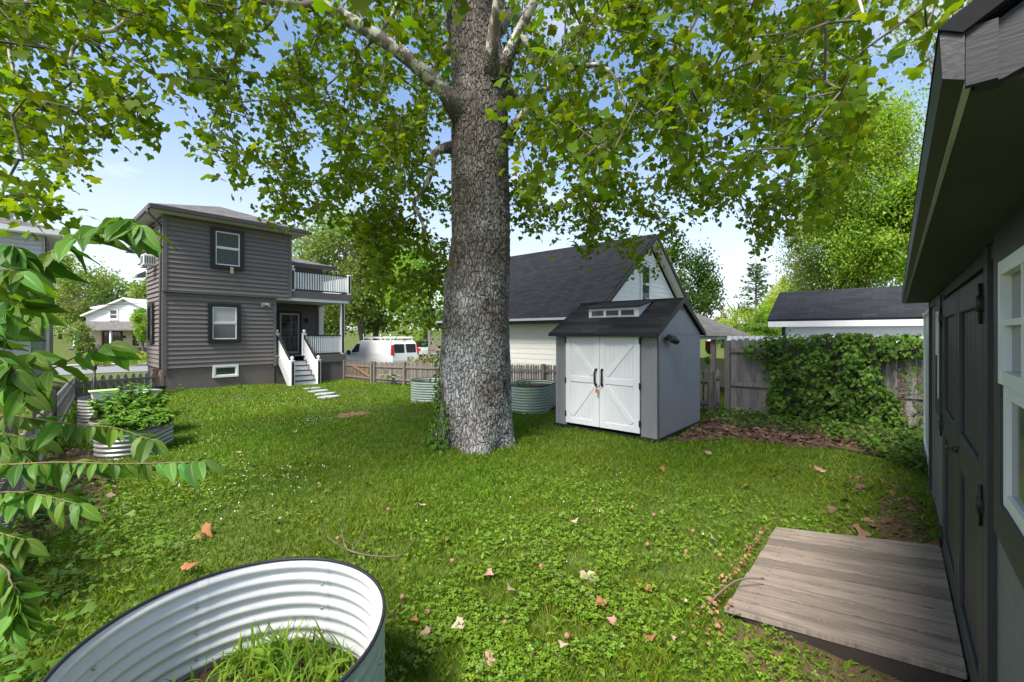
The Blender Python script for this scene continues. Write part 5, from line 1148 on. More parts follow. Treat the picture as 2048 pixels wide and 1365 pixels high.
limb([(945, 262, 6.84), (905, 205, 6.45), (870, 165, 6.3), (800, 105, 6.1), (740, 65, 6.0), (690, 35, 5.95), (640, 8, 5.9), (560, -30, 5.7), (440, -90, 5.6), (300, -170, 5.4)], .142, .065, clear=True)
limb([(640, 8, 5.9), (600, 14, 5.75), (560, 5, 5.6), (520, 2, 5.5), (430, -15, 5.2), (330, -10, 4.9), (265, 0, 4.8), (256, 38, 4.7), (228, 60, 4.65), (185, 68, 4.6), (148, 95, 4.5), (140, 130, 4.45)], .06, .016)
limb([(560, 5, 5.6), (548, 35, 5.6), (522, 62, 5.65), (480, 62, 5.6), (470, 130, 5.6)], .03, .012, collar=False)
limb([(985, 150, 6.55), (982, 110, 6.35), (988, 60, 6.2), (998, 0, 6.0), (1004, -80, 5.9), (1000, -220, 5.8), (960, -420, 5.8)], .105, .07, clear=True)
limb([(1000, 150, 6.75), (1020, 105, 6.6), (1045, 50, 6.5), (1072, -5, 6.4), (1100, -90, 6.3), (1150, -250, 6.2)], .105, .055, clear=True)
limb([(1012, 285, 6.84), (1030, 250, 6.7), (1060, 212, 6.55), (1090, 180, 6.45), (1132, 145, 6.3), (1190, 130, 6.1), (1225, 150, 6.0), (1245, 200, 5.95), (1262, 250, 5.95)], .075, .014, clear=True)
limb([(1045, 70, 6.5), (1062, 100, 6.4), (1090, 130, 6.35), (1130, 148, 6.3)], .055, .05, collar=False)
limb([(915, 295, 6.84), (885, 298, 6.75), (868, 310, 6.7), (862, 345, 6.7), (845, 385, 6.7), (828, 405, 6.75), (840, 435, 6.8), (854, 470, 6.85)], .075, .022, clear=True)
limb([(868, 310, 6.7), (850, 280, 6.7), (845, 230, 6.7)], .025, .012, collar=False)
limb([(930, 0, 6.84), (870, -5, 6.4), (805, 0, 6.2), (785, 30, 6.1), (760, 65, 6.1), (700, 130, 6.2), (650, 175, 6.3)], .065, .012)
limb([(950, -40, 6.8), (1150, -130, 5.9), (1330, -60, 5.2), (1405, 0, 4.9), (1450, 40, 4.7), (1480, 60, 4.6), (1510, 100, 4.5), (1528, 160, 4.4)], .07, .010)
limb([(1405, 0, 4.9), (1380, 60, 5.0), (1340, 110, 5.2), (1330, 180, 5.3)], .035, .012, collar=False)
limb([(950, -100, 6.8), (1250, -260, 5), (1500, -200, 4), (1680, -60, 3.5), (1730, 40, 3.3)], .06, .008)
limb([(950, -60, 6.8), (700, -260, 5), (400, -260, 4.3), (180, -120, 4.0), (60, 0, 4.0), (20, 80, 4.0), (28, 150, 4.0)], .07, .010)
limb([(990, 60, 6.9), (1040, 30, 8.2), (1100, 120, 9.4), (1130, 260, 10.2)], .10, .02)
limb([(930, 90, 6.9), (880, 120, 8.2), (820, 250, 9.4), (790, 400, 10.2), (800, 520, 10.6)], .10, .015)
limb([(995, 160, 6.9), (1080, 240, 8.0), (1200, 330, 8.6), (1260, 430, 8.8)], .07, .012)
LEFT = [(-80, -60), (545, -60), (522, 40), (500, 110), (470, 165), (500, 200), (535, 260), (515, 300), (505, 365), (470, 362), (450, 300), (405, 295), (368, 210), (330, 185), (312, 245), (285, 268), (250, 240), (232, 286), (178, 283), (168, 318), (120, 332), (60, 325), (0, 322), (-80, 300)]
MID = [(540, -60), (900, -60), (900, 600), (875, 595), (800, 590), (755, 560), (735, 530), (715, 490), (690, 445), (650, 425), (600, 458), (555, 440), (532, 410), (545, 360), (470, 355), (520, 330), (555, 265), (530, 200), (505, 120), (520, 40)]
RIGHT = [(1000, -60), (1740, -60), (1728, 100), (1715, 205), (1728, 260), (1712, 320), (1675, 400), (1650, 445), (1600, 485), (1560, 460), (1530, 488), (1485, 488), (1500, 455), (1500, 400), (1450, 395), (1420, 425), (1385, 410), (1380, 445), (1350, 500), (1320, 535), (1285, 540), (1255, 500), (1210, 450), (1180, 515), (1150, 470), (1100, 480), (1060, 455), (1020, 430), (1005, 400)]
FARR = [(1768, 62), (1800, 40), (1850, 0), (1900, -30), (1890, 30), (1850, 60), (1790, 78)]
CORN = [(0, 372), (60, 378), (98, 410), (92, 425), (50, 430), (0, 420)]
LP = []
for W_, wpx in LIMBS:
    for q_ in W_: x_, y_, d_ = proj(np.array(q_)); LP.append((x_, y_, d_, wpx))
LP = np.array(LP)
HOLES_SKY = [(105, 155, 38, 42), (330, 140, 30, 40), (540, 75, 34, 62), (592, 52, 30, 32), (205, 68, 26, 18), (410, 215, 30, 26), (1385, 45, 34, 30), (1425, 98, 40, 34), (1205, 215, 34, 22), (1460, 240, 44, 26), (1300, 330, 30, 24), (1600, 330, 30, 26), (640, 300, 26, 24), (720, 210, 24, 20), (1120, 330, 26, 26)]
def sample_region(poly, n, zlo, zhi, dens=None):
    px, py = np.array(poly).T; out = []
    while len(out) < n:
        x = rng.uniform(px.min(), px.max(), 400); y = rng.uniform(py.min(), py.max(), 400); k = in_poly(x, y, poly) & ~np.any([((x-h_[0])/h_[2])**2+((y-h_[1])/h_[3])**2 < 1.5 for h_ in HOLES_SKY], 0) & (np.sin(x*.031+1.7*np.sin(y*.021))*np.sin(y*.037+1.3*np.sin(x*.017)) > -.42)
        z = zlo+(zhi-zlo)*rng.random(400)**.8
        for a, b_, c in zip(x[k], y[k], z[k]):
            if b_ > 360 and 520 < a < 1700: c = 6.6+(c-zlo)/(zhi-zlo)*3.2
            p = at(a, b_, c); d = math.hypot(p.x-5.2, p.y-5.35)
            if LP.size and np.any((np.hypot(LP[:, 0]-a, LP[:, 1]-b_) < LP[:, 3]) & (LP[:, 2] > c-.4)): continue
            if d < 8.5 and d > .7 and not (880 < a < 1035 and c < 8.0) and p.z > 1.2: out.append(p)
    return out[:n]
CL = sample_region(LEFT, 430, 3.6, 7.2)+sample_region(MID, 820, 4.8, 9.8)+sample_region([(720, 430), (890, 430), (890, 645), (860, 645), (800, 655), (755, 615), (735, 560)], 70, 6.5, 9.5)+sample_region(RIGHT, 1350, 3.3, 10)+sample_region([(900, -60), (1010, -60), (1010, 120), (900, 200)], 25, 7.5, 9.5)+sample_region(FARR, 5, 2.3, 2.6)+sample_region(CORN, 14, 3.2, 4.0)
NIN = len(CL)
while len(CL) < NIN+620:      # the rest of the crown, above and beside the picture
    q = Vector((rng.uniform(-1, 1), rng.uniform(-1, 1), rng.uniform(-1, 1)))
    if q.length > 1 or q.length < .45: continue
    p = Vector((5.2+q.x*7.5, 5.35+q.y*7.5, 9.5+q.z*6.3)); x, y, d = proj(np.array(p))
    if d > .3 and -60 < x < 2110 and y > -50: continue
    if p.z < 3.6: continue
    if d < 1.5 and p.z < 4.2 or (p-Vector((0, 0, EYE))).length < 3.6: continue
    CL.append(p)
CLp = np.array([tuple(p) for p in CL]); order = np.argsort(np.min(np.linalg.norm(CLp[:, None, :]-np.array([tuple(p) for p in NODES])[None], axis=2), 1))
nodes = [tuple(p) for p in NODES]; n0 = len(nodes); par = [-1]*n0
arr = np.zeros((n0+len(CL)*4, 3)); arr[:n0] = nodes; cnt = n0; ends = {}
for q in order:
    p = CLp[q]; dv = arr[:cnt]-p; d = np.linalg.norm(dv, axis=1)+.25*np.maximum(-dv[:, 2], 0); j = int(np.argmin(d)); a = arr[j].copy(); L_ = np.linalg.norm(p-a)
    prev = j; k = max(1, min(4, int(L_/.35)))
    for t in range(1, k+1):
        c = a+(p-a)*t/k
        if t < k: c = c+rng.normal(0, .07*L_, 3)+np.array([0, 0, .10*L_*math.sin(math.pi*t/k)])
        if cnt >= len(arr): arr = np.concatenate([arr, np.zeros((2000, 3))])
        arr[cnt] = c; par.append(prev); prev = cnt; cnt += 1
    ends[q] = prev
wt = np.zeros(cnt)
for q in ends.values(): wt[q] += 1
for i in range(cnt-1, n0-1, -1): wt[par[i]] += wt[i] if par[i] >= 0 else 0
b = MB()
for i in range(n0, cnt):
    r1 = min(.013, .003+.0018*math.sqrt(wt[i])); r0 = min(.0135, .003+.0018*math.sqrt(wt[par[i]] if par[i] >= n0 else wt[i]*1.2))
    b.tube([arr[par[i]], arr[i]], [r0, r1], 4 if wt[i] < 6 else 6, cap=False)
b.build('twigs', M_twig, syc)
tv, tf = leaf_tpl('lobed'); P = []; R_ = []; S_ = []; C_ = []
for q, p in enumerate(CLp):
    inn = q < NIN; m_ = rng.integers(9, 17) if inn else 6
    pa = arr[par[ends[q]]]; d = p-pa; d = d/(np.linalg.norm(d)+1e-6)
    t = rng.uniform(-.45, .25, m_); P.append(p+d*t[:, None]+rng.normal(0, .095 if inn else .4, (m_, 3))+np.array([0, 0, -.04]))
    nr = rng.normal(0, .62, (m_, 3))+np.array([0, 0, .8]); tip = rng.normal(0, .8, (m_, 3))+d*.8+np.array([0, 0, -.45]); R_.append(basis_dir(tip, nr))
    S_.append(rng.uniform(.06, .14, m_) if inn else rng.uniform(.20, .30, m_)); hue = rng.normal(1, .08)
    C_.append(tints(m_, .6, 1.3, .10)*np.array([[hue, 1, 1]]))
M_syc = leaf_mat('sycamore_leaf', (.116, .186, .014), .58, (1.72, 1.62, .3), .6, .12)
cr_ = scatter('crown', tv, tf, np.concatenate(P), np.concatenate(R_), np.concatenate(S_), np.concatenate(C_), M_syc, syc)
# ivy climbing the left flank of the trunk
M_ivy = leaf_mat('ivy_leaf', (.10, .19, .025), .28, (1.5, 1.5, .4), .5, .18)
tvI, tfI = leaf_tpl('ivy')
iv = thing('climbing_ivy', trunk_c(0), 'ivy strands climbing the left side of the sycamore trunk', 'ivy')
ivp = []; 
for k in range(5):
    a0 = ANG+math.pi/2+.75-.28*k; zmax = (1.1, 1.7, 1.35, .8, 1.0)[k]; pts = []
    for z in np.arange(0, zmax, .1):
        c, r = trunk_at(z); r *= 1.088; p0 = trunk_c(z); a = a0+.14*math.sin(z*4+k)-.12*z; rr_ = r*(1+.12*math.exp(-z/.28))+.045; pts.append(p0+Vector((math.cos(a)*rr_, math.sin(a)*rr_, 0)))
        for _ in range(int(17*(1.15-z/zmax))+3): ivp.append(pts[-1]+Vector((math.cos(a)*rng.uniform(.0, .06)+rng.normal(0, .05), math.sin(a)*rng.uniform(.0, .06)+rng.normal(0, .05), rng.uniform(-.05, .08))))
    b = MB(); b.tube(pts, .008, 5); b.build('stem', M_twig, iv)
for _ in range(120): a = ANG+math.pi/2+rng.uniform(.2, 1.0); r = rng.uniform(.68, .9); ivp.append(trunk_c(0)+Vector((math.cos(a)*r, math.sin(a)*r, rng.uniform(.02, .15))))
ivp = np.array([tuple(p) for p in ivp]); n = len(ivp); c0 = np.array(tuple(trunk_c(0))); nr = ivp-c0; nr[:, 2] = .3; nr = nr/np.linalg.norm(nr, axis=1)[:, None]+rng.normal(0, .35, (n, 3))
scatter('leaves', tvI, tfI, ivp, basis_dir(np.tile([[0, 0, -1.]], (n, 1))+rng.normal(0, .5, (n, 3)), nr), rng.uniform(.05, .085, n), tints(n, .7, 1.4, .1), M_ivy, iv)
# ---------------------------------------------------------------- ivy over the board fence and on the ground below it
fi = thing('fence_ivy', (11.2, 1.0, 0), 'thick dark ivy sprawling over the tall board fence and the ground below it', 'ivy')
wall_poly = [(1490, 695), (1530, 682), (1600, 676), (1660, 668), (1730, 668), (1790, 674), (1850, 672), (1850, 712), (1800, 716), (1760, 722), (1770, 770), (1800, 800), (1812, 850), (1560, 852), (1530, 800), (1545, 760), (1520, 725), (1490, 712)]
patchy = [(1790, 715), (1850, 715), (1850, 850), (1810, 850)]
ground_poly = [(1405, 835), (1440, 822), (1560, 835), (1850, 840), (1850, 880), (1870, 960), (1830, 950), (1770, 920), (1690, 885), (1600, 868), (1480, 862), (1430, 850)]
P = []; 
def wallp(poly, n, dmax):
    px, py = np.array(poly).T; got = 0
    while got < n:
        x = rng.uniform(px.min(), px.max()); y = rng.uniform(py.min(), py.max())
        if in_poly(np.array([x]), np.array([y]), poly)[0]:
            if math.sin(x*.11+2*math.sin(y*.07))*math.sin(y*.13+x*.03) < -.55: continue
            p = on_x(x, y, 11.3); p.x -= abs(rng.normal(0, dmax)); P.append(p); got += 1
wallp(wall_poly, 5200, .13); wallp(patchy, 60, .05); wallp([(1535, 760), (1560, 730), (1640, 705), (1740, 705), (1760, 850), (1560, 850)], 1500, .28)
nw = len(P)
for _ in range(420): P.append(Vector((11.4+rng.normal(0, .1), rng.uniform(-.6, 2.3), 1.72+abs(rng.normal(0, .07)))))
nt_ = len(P)
px, py = np.array(ground_poly).T
while len(P) < nt_+2300:
    x = rng.uniform(px.min(), px.max()); y = rng.uniform(py.min(), py.max())
    if in_poly(np.array([x]), np.array([y]), ground_poly)[0]: p = ground_at(x, y); p.z += rng.uniform(.03, .16); P.append(p)
P = np.array([tuple(p) for p in P]); n = len(P); nr = np.where((np.arange(n) < nw)[:, None], np.array([[-1, -.1, .45]]), np.array([[-.25, 0, 1.]]))+rng.normal(0, .33, (n, 3))
tip = np.where((np.arange(n) < nw)[:, None], np.array([[-.3, 0, -1.]]), np.array([[0, 0, -.2]]))+rng.normal(0, .55, (n, 3))
patchn = .5+.5*np.sin(P[:, 1]*5+P[:, 2]*3)*np.sin(P[:, 2]*6-P[:, 1]*2)
scatter('leaves', tvI, tfI, P, basis_dir(tip, nr), rng.uniform(.05, .12, n), tints(n, .4, 1.35, .08)*(.7+.75*patchn[:, None]**2), M_ivy, fi)
b = MB()
for k in range(34):
    y0 = rng.uniform(-.5, 2.2); pts = [Vector((11.33, y0, 0))]
    for t in range(9): pts.append(pts[-1]+Vector((0, rng.normal(0, .09), .19)))
    b.tube(pts, .008, 4)
b.build('stems', M_twig, fi)
b = MB(); DL = []
for k in range(120): p = on_x(1804+rng.normal(0, 5), rng.uniform(755, 850), 11.2); DL.append(tuple(p))
DL = np.array(DL); n = len(DL); M_dead = mat('dead_leaf', (.20, .115, .075), .8, .2, 8, coord='Object', trans=.1, trans_col=(1, .8, .6))
scatter('dead_leaves', tvI, tfI, DL, rot_basis(rng.normal(0, 1, (n, 3))+np.array([-1, 0, 0]), rng.uniform(0, 6, n)), rng.uniform(.04, .08, n), tints(n, .4, 1.2, .1), M_dead, fi)
si = thing('ivy_on_picket', (11.25, 3.8, 0), 'narrow ivy column on the short picket fence beside the storage shed', 'ivy')
P = np.stack([11.25-np.abs(rng.normal(0, .06, 500)), rng.normal(3.75, .13, 500)+0*rng.random(500), rng.uniform(0, .95, 500)], 1); n = 500
scatter('leaves', tvI, tfI, P, basis_dir(np.tile([[0, 0, -1.]], (n, 1))+rng.normal(0, .5, (n, 3)), np.array([[-1, 0, .4]])+rng.normal(0, .4, (n, 3))), rng.uniform(.05, .1, n), tints(n, .6, 1.2, .1), M_ivy, si)
b = MB(); b.tube([(11.26, 3.75, 0), (11.27, 3.8, .5), (11.26, 3.72, .95)], .012, 5); b.build('stem', M_twig, si)
# leaf litter on the mulch bed
x, y = [], []
while len(x) < 1500:
    a, c = rng.uniform(7.2, 11.2), rng.uniform(-.3, 3.05)
    if in_poly(np.array([a]), np.array([c]), BED)[0] and rng.random() < (1.0 if a < 9.6 else .3): x.append(a); y.append(c)
for _ in range(70): x.append(rng.uniform(5.0, 7.3)); y.append(rng.uniform(-.25, .5))
for _ in range(200): x.append(rng.uniform(.0, .8)); y.append(rng.uniform(6, 10.3))
x = np.array(x); y = np.array(y); n = len(x); P = np.stack([x, y, gz(x, y)+gbump(x, y)+rng.uniform(.01, .05, n)], 1)
o = scatter('leaf_litter', tv, tf, P, rot_basis(rng.normal(0, .45, (n, 3))+np.array([0, 0, 1]), rng.uniform(0, 6, n)), rng.uniform(.04, .12, n), tints(n, .35, 1.3, .1), M_dead, origin=(0, 0, 0)); tag(o, 'brown dead leaf litter over the bare bed below the ivy fence', 'leaf litter', kind='stuff')
# ---------------------------------------------------------------- things lying on the lawn
M_pale = mat('pale_dry_leaf', (.42, .33, .24), .8, .15, 8, coord='Object'); M_orange = mat('rust_dry_leaf', (.30, .12, .05), .8, .2, 8, coord='Object'); M_pink = mat('pinkish_dry_leaf', (.36, .20, .16), .8, .15, 8, coord='Object')
def lone(name, px, py, tplv, tplf, size, m, label, cat, group, tilt=.3, dz=.055):
    p = ground_at(px, py); n1 = np.array([[random.gauss(0, tilt), random.gauss(0, tilt), 1]])
    o = scatter(name, tplv, tplf, np.array([[p.x, p.y, p.z+float(gbump(p.x, p.y))+dz]]), rot_basis(n1, np.array([random.uniform(0, 6)])), np.array([size]), np.ones((1, 3)), m); return tag(o, label, cat, group)
curl = tv.copy(); curl[:, 2] += .5*curl[:, 0]**2*2
for px, py, s_, m, lab in ((1172, 1157, .16, M_pale, 'large pale tan sycamore leaf lying curled in the clover'), (970, 1160, .09, M_pink, 'reddish brown leaf in the clover near the cream lined bed'), (1430, 1093, .10, M_pale, 'pale dry leaf on the grass just left of the wooden ramp'), (397, 1068, .20, M_orange, 'rust orange clump of dead leaf on the lawn behind the cream lined bed'), (366, 1155, .15, M_orange, 'rust orange leaf close to the rim of the cream lined bed'), (1705, 1066, .10, M_orange, 'orange leaf beside the far edge of the wooden ramp'), (1638, 955, .15, M_pink, 'crumpled pink leaf on the grass in front of the leaf litter bed'), (1596, 948, .14, M_pale, 'pale leaf next to the crumpled pink one on the shaded grass')):
    lone('fallen_leaf', px, py, curl, tf, s_, m, lab, 'leaf', 'dead leaves on the lawn', .5)
for px, py, s_, m in ((860, 1283, .08, M_pink), (1024, 1192, .09, M_pale), (900, 1090, .07, M_orange), (1150, 1058, .09, M_pale), (1340, 1075, .09, M_pink), (1060, 1320, .07, M_pink), (930, 1265, .10, M_pale), (990, 1330, .09, M_pink), (1130, 1300, .07, M_pale), (1300, 1285, .09, M_orange), (1340, 1282, .06, M_pale), (1290, 1190, .06, M_orange), (840, 1010, .09, M_pink), (845, 1022, .09, M_pale), (742, 983, .09, M_orange), (640, 986, .09, M_orange), (590, 868, .10, M_pale), (478, 915, .11, M_pale), (510, 940, .09, M_pink), (1208, 1220, .08, M_orange), (1545, 962, .12, M_pale), (1320, 940, .10, M_orange), (1500, 980, .10, M_orange), (1420, 920, .12, M_pink), (1232, 1265, .07, M_pink), (820, 1250, .07, M_orange), (835, 808, .14, M_pink), (560, 1050, .08, M_pale)):
    lone('fallen_leaf', px, py, curl, tf, s_, m, 'small dry leaf lying in the grass', 'leaf', 'dead leaves on the lawn', .5)
M_ball = mat('seed_ball', (.36, .19, .11), .95, .25, 90, .9, 250, coord='Object', tint=False)
sb = MB(); sb.lathe((0, 0, 0), [(0.001, -.018), (.010, -.015), (.0165, -.008), (.018, 0), (.0165, .008), (.010, .015), (.001, .018)], 14)
ball0 = None
for px, py in ((805, 1200), (856, 1235), (1134, 1286), (1419, 1210), (1372, 1115), (777, 1030), (676, 1090), (1186, 1014), (1265, 1022), (1308, 1038), (1295, 1103), (1386, 1074), (1010, 1262), (1440, 1123), (905, 1132), (1082, 1148), (1210, 1222)):
    p = ground_at(px, py); z = p.z+float(gbump(p.x, p.y))+.05
    if ball0 is None: o = ball0 = sb.build('seed_ball', M_ball, origin=(0, 0, 0))
    else: o = ball0.copy(); COL.objects.link(o)
    o.location = (p.x, p.y, z); tag(o, 'round brown sycamore seed ball lying in the grass', 'seed ball', 'seed balls on the lawn')
M_stick = mat('grey_stick', (.13, .105, .09), .9, .2, 10, coord='Object')
def stick(pts, r, label, extra=()):
    W = [ground_at(*p)+Z_*(.05+float(gbump(ground_at(*p).x, ground_at(*p).y))) for p in pts]; r *= .7; b = MB(); b.tube(smooth_path(W, 3), [r*(1-.6*i/(len(W)*3-2)) for i in range(len(W)*3-2)], 6)
    for e in extra: b.tube([ground_at(*q)+Z_*(.05+(.06 if k else 0)) for k, q in enumerate(e)], r*.55, 5)
    o = b.build('fallen_stick', M_stick); tag(o, label, 'stick', 'sticks on the lawn')
stick([(690, 1108), (720, 1116), (760, 1119), (798, 1118), (815, 1105), (832, 1085)], .011, 'long forked grey branch on the lawn above the rim of the cream lined bed', [[(690, 1110), (682, 1080), (690, 1065)], [(706, 1112), (730, 1092)], [(688, 1110), (655, 1100)]])
stick([(1158, 1195), (1175, 1205), (1193, 1217)], .007, 'short pale straight stick just below the large tan leaf')
stick([(1102, 1157), (1118, 1165), (1128, 1173)], .006, 'short stick lying in the thick clover')
stick([(758, 1253), (785, 1232), (805, 1210)], .008, 'pale straight twig leaning from the right side of the cream lined bed')
stick([(430, 1055), (445, 1035), (458, 1020), (462, 1008)], .006, 'thin bent twig on the lawn beyond the rust orange leaf clump')
stick([(668, 972), (675, 963), (682, 957)], .006, 'thin pale twig in the shaded grass left of the tree')
stick([(1330, 965), (1345, 972), (1352, 985)], .007, 'small forked twig on the lawn in front of the storage shed', [[(1345, 972), (1352, 960)]])
stick([(1110, 1318), (1120, 1330), (1130, 1342)], .005, 'small pale twig low in the grass below the seed balls')
p = [ground_at(1420, 1223)+Z_*.06, ground_at(1450, 1206)+Z_*.1, ground_at(1480, 1196)+Z_*.13, ground_at(1527, 1194)+Z_*.13]
b = MB(); b.tube(smooth_path(p, 4), .007, 6); o = b.build('fallen_stick', M_stick); tag(o, 'bent brown stick resting on the edge of the wooden ramp', 'stick', 'sticks on the lawn')
x = np.concatenate([rng.normal(0, .02, 130)+np.interp(np.linspace(0, 1, 130), [0, .5, 1], [4.62, 3.8, 3.0]), rng.normal(2.9, .15, 30)]); y = np.concatenate([.90+np.abs(rng.normal(0, .035, 130)), rng.normal(.87, .05, 30)]); n = len(x)
o = scatter('catkin_litter', tvI, tfI, np.stack([x, y, .03+rng.uniform(0, .05, n)], 1), rot_basis(rng.normal(0, .6, (n, 3))+np.array([0, 0, 1]), rng.uniform(0, 6, n)), rng.uniform(.02, .045, n), tints(n, .6, 1.4, .1), mat('orange_litter', (.28, .15, .07), .8, .2, 8, coord='Object'), origin=(0, 0, 0)); tag(o, 'orange dry litter gathered along the outer edge of the ramp', 'litter', kind='stuff')
# ---------------------------------------------------------------- plants in the beds
M_herb = leaf_mat('herb_leaf', (.15, .29, .04), .35, (1.4, 1.5, .5)); M_blade = leaf_mat('tall_grass_blade', (.22, .36, .035), .4, (1.4, 1.4, .4))
def bushy(label, c, rx, ry, h, z0, n, m, size, rot=0, name='herb_plant', group=None, cat='plant'):
    t = thing(name, (c[0], c[1], z0), label, cat, group); st = max(6, n//60); b = MB(); P = []; T = []
    for s in range(st):
        a, r = rng.uniform(0, 6.28), math.sqrt(rng.random()); ox, oy = r*rx*math.cos(a), r*ry*math.sin(a); cr, sr = math.cos(rot), math.sin(rot)
        p0 = Vector((c[0]+ox*cr-oy*sr, c[1]+ox*sr+oy*cr, z0)); hh = h*rng.uniform(.55, 1.1)*(1-.4*r*r); d = Vector((ox*cr-oy*sr, ox*sr+oy*cr, 0))*.35+Vector((rng.normal(0, .05), rng.normal(0, .05), 0)); p1 = p0+Vector((0, 0, hh))+d*.6
        b.tube([p0, p0+(p1-p0)*.5-d*.1, p1], [.006, .005, .003], 4)
        for k in range(max(4, n//st)):
            u = rng.uniform(.2, 1.05); P.append(tuple(p0+(p1-p0)*u)); a2 = rng.uniform(0, 6.28); T.append((math.cos(a2), math.sin(a2), rng.uniform(-.1, .7)))
    b.build('stems', M_herb, t); P = np.array(P); T = np.array(T); n_ = len(P); tvo, tfo = leaf_tpl('ovate')
    scatter('leaves', tvo, tfo, P, basis_dir(T, np.tile([[0, 0, 1.]], (n_, 1))+rng.normal(0, .2, (n_, 3))), rng.uniform(.6, 1.3, n_)*size, tints(n_, .65, 1.35, .1), m, t)
bushy('leafy herbs filling the front galvanised bed by the left fence', (1.30, 9.45), .55, .36, .30, G(1.3, 9.45)+.36, 2400, M_herb, .10, math.radians(60), group='herbs in the raised beds')
bushy('tall bushy mint filling the middle galvanised bed', (1.45, 11.05), .6, .42, .58, G(1.4, 11)+.36, 3200, M_herb, .10, math.radians(60), group='herbs in the raised beds')
bushy('small herb tuft at the trunk side of the sage bed by the storage shed', (8.15, 6.75), .16, .14, .22, .55, 160, M_herb, .06, group='herbs in the raised beds')
bushy('low weeds at the foot of the downspout on the charcoal house', (3.6, 20.0), .45, .2, .35, GH+.02, 260, M_herb, .08, name='weed_clump')
bushy('red leaved plant at the foot of the sage bed by the storage shed', (8.75, 6.3), .14, .08, .12, 0, 60, mat('red_leaf', (.3, .06, .05), .6), .06, name='weed_clump')
# weeds standing in the near bed
wd_ = thing('tall_weeds', (.75, 2.1, .15), 'tall grassy weeds growing inside the near cream lined bed', 'weeds')
VV, FF, CC = [], [], []; base = 0
for k in range(1500):
    a, r = rng.uniform(0, 6.28), .54*math.sqrt(rng.random()); x0, y0 = .58+r*math.cos(a), 2.115+r*math.sin(a)
    if rng.random() > .15+.85*(x0+.35*(2.1-y0) > .5): continue
    h = rng.uniform(.06, .19)*(1.2 if x0 > .8 else .8); la = rng.uniform(0, 6.28); bend = rng.uniform(.2, 1.1); w0 = rng.uniform(.004, .010); sx_, sy_ = -math.sin(la)*w0, math.cos(la)*w0; vs = []
    for t in np.linspace(0, 1, 6):
        o_ = bend*h*t*t; zz_ = .15+h*(t-.45*bend*t**3); wv = 1-t**2*.95
        cx_, cy_ = x0+math.cos(la)*o_, y0+math.sin(la)*o_; vs += [(cx_-sx_*wv, cy_-sy_*wv, zz_), (cx_+sx_*wv, cy_+sy_*wv, zz_)]
    VV += vs; FF += [(base+2*i, base+2*i+1, base+2*i+3, base+2*i+2) for i in range(5)]; base += 12; c = tints(1, .7, 1.3, .12)[0]; CC += [c]*5
np_mesh('blades', np.array(VV), np.array(FF), np.array(CC), M_blade, wd_)
tvo, tfo = leaf_tpl('ovate')
P = []; T = []
for (x0, y0, h, k) in ((.50, 2.05, .22, 14), (.34, 1.9, .16, 10), (.82, 2.4, .12, 8), (1.0, 2.1, .10, 8)):
    for i in range(k): u = .3+.7*i/k; P.append((x0+rng.normal(0, .012), y0+rng.normal(0, .012), .15+h*u)); a = i*2.4; T.append((math.cos(a), math.sin(a), .25))
P = np.array(P); n = len(P); scatter('leaves', tvo, tfo, P, basis_dir(np.array(T), np.tile([[0, 0, 1.]], (n, 1))), rng.uniform(.05, .095, n), tints(n, .7, 1.3, .08), M_blade, wd_)
# brush heap behind the picket fence
x = rng.normal(0, 1, 2600); y = rng.normal(0, .45, 2600); c0 = at(862, 712, 19.5); k = np.abs(x) < 2; x, y = x[k], y[k]; n = len(x)
hz_ = .75*np.exp(-(x/1.3)**2)*np.exp(-(y/.6)**2)*rng.random(n)**.4; zb = EYE-55/F*19.5-.55
P = np.stack([c0.x+SA*x+CA*y, c0.y-CA*x+SA*y, zb+hz_], 1)
o = scatter('brush_heap', np.array([(-.5, 0, 0), (.5, 0, .05), (0, 8, .4)]), np.array([(0, 1, 2)]), P, basis_dir(rng.normal(0, 1, (n, 3)), rng.normal(0, .4, (n, 3))+np.array([0, 0, 1])), rng.uniform(.03, .06, n), tints(n, .6, 1.4, .15), mat('dry_brush', (.24, .25, .10), .8, .2)); tag(o, 'heap of cut straw coloured brush behind the picket fence', 'brush heap')
b = MB(); q = at(840, 712, 19.2); b.beam(Vector((q.x, q.y, zb-.02))-Vector((SA, -CA, 0))*1.1, Vector((q.x, q.y, zb-.02))+Vector((SA, -CA, 0))*1.6, 1.3, .12); 
for s in (-.8, .9): b.tube([Vector((q.x, q.y, zb-.35))+Vector((SA, -CA, 0))*s-Vector((CA, SA, 0))*.66, Vector((q.x, q.y, zb-.35))+Vector((SA, -CA, 0))*s-Vector((CA, SA, 0))*.5], .32, 16)
o = b.build('cart', M_plastic); tag(o, 'dark low cart carrying the brush heap behind the picket fence', 'cart')
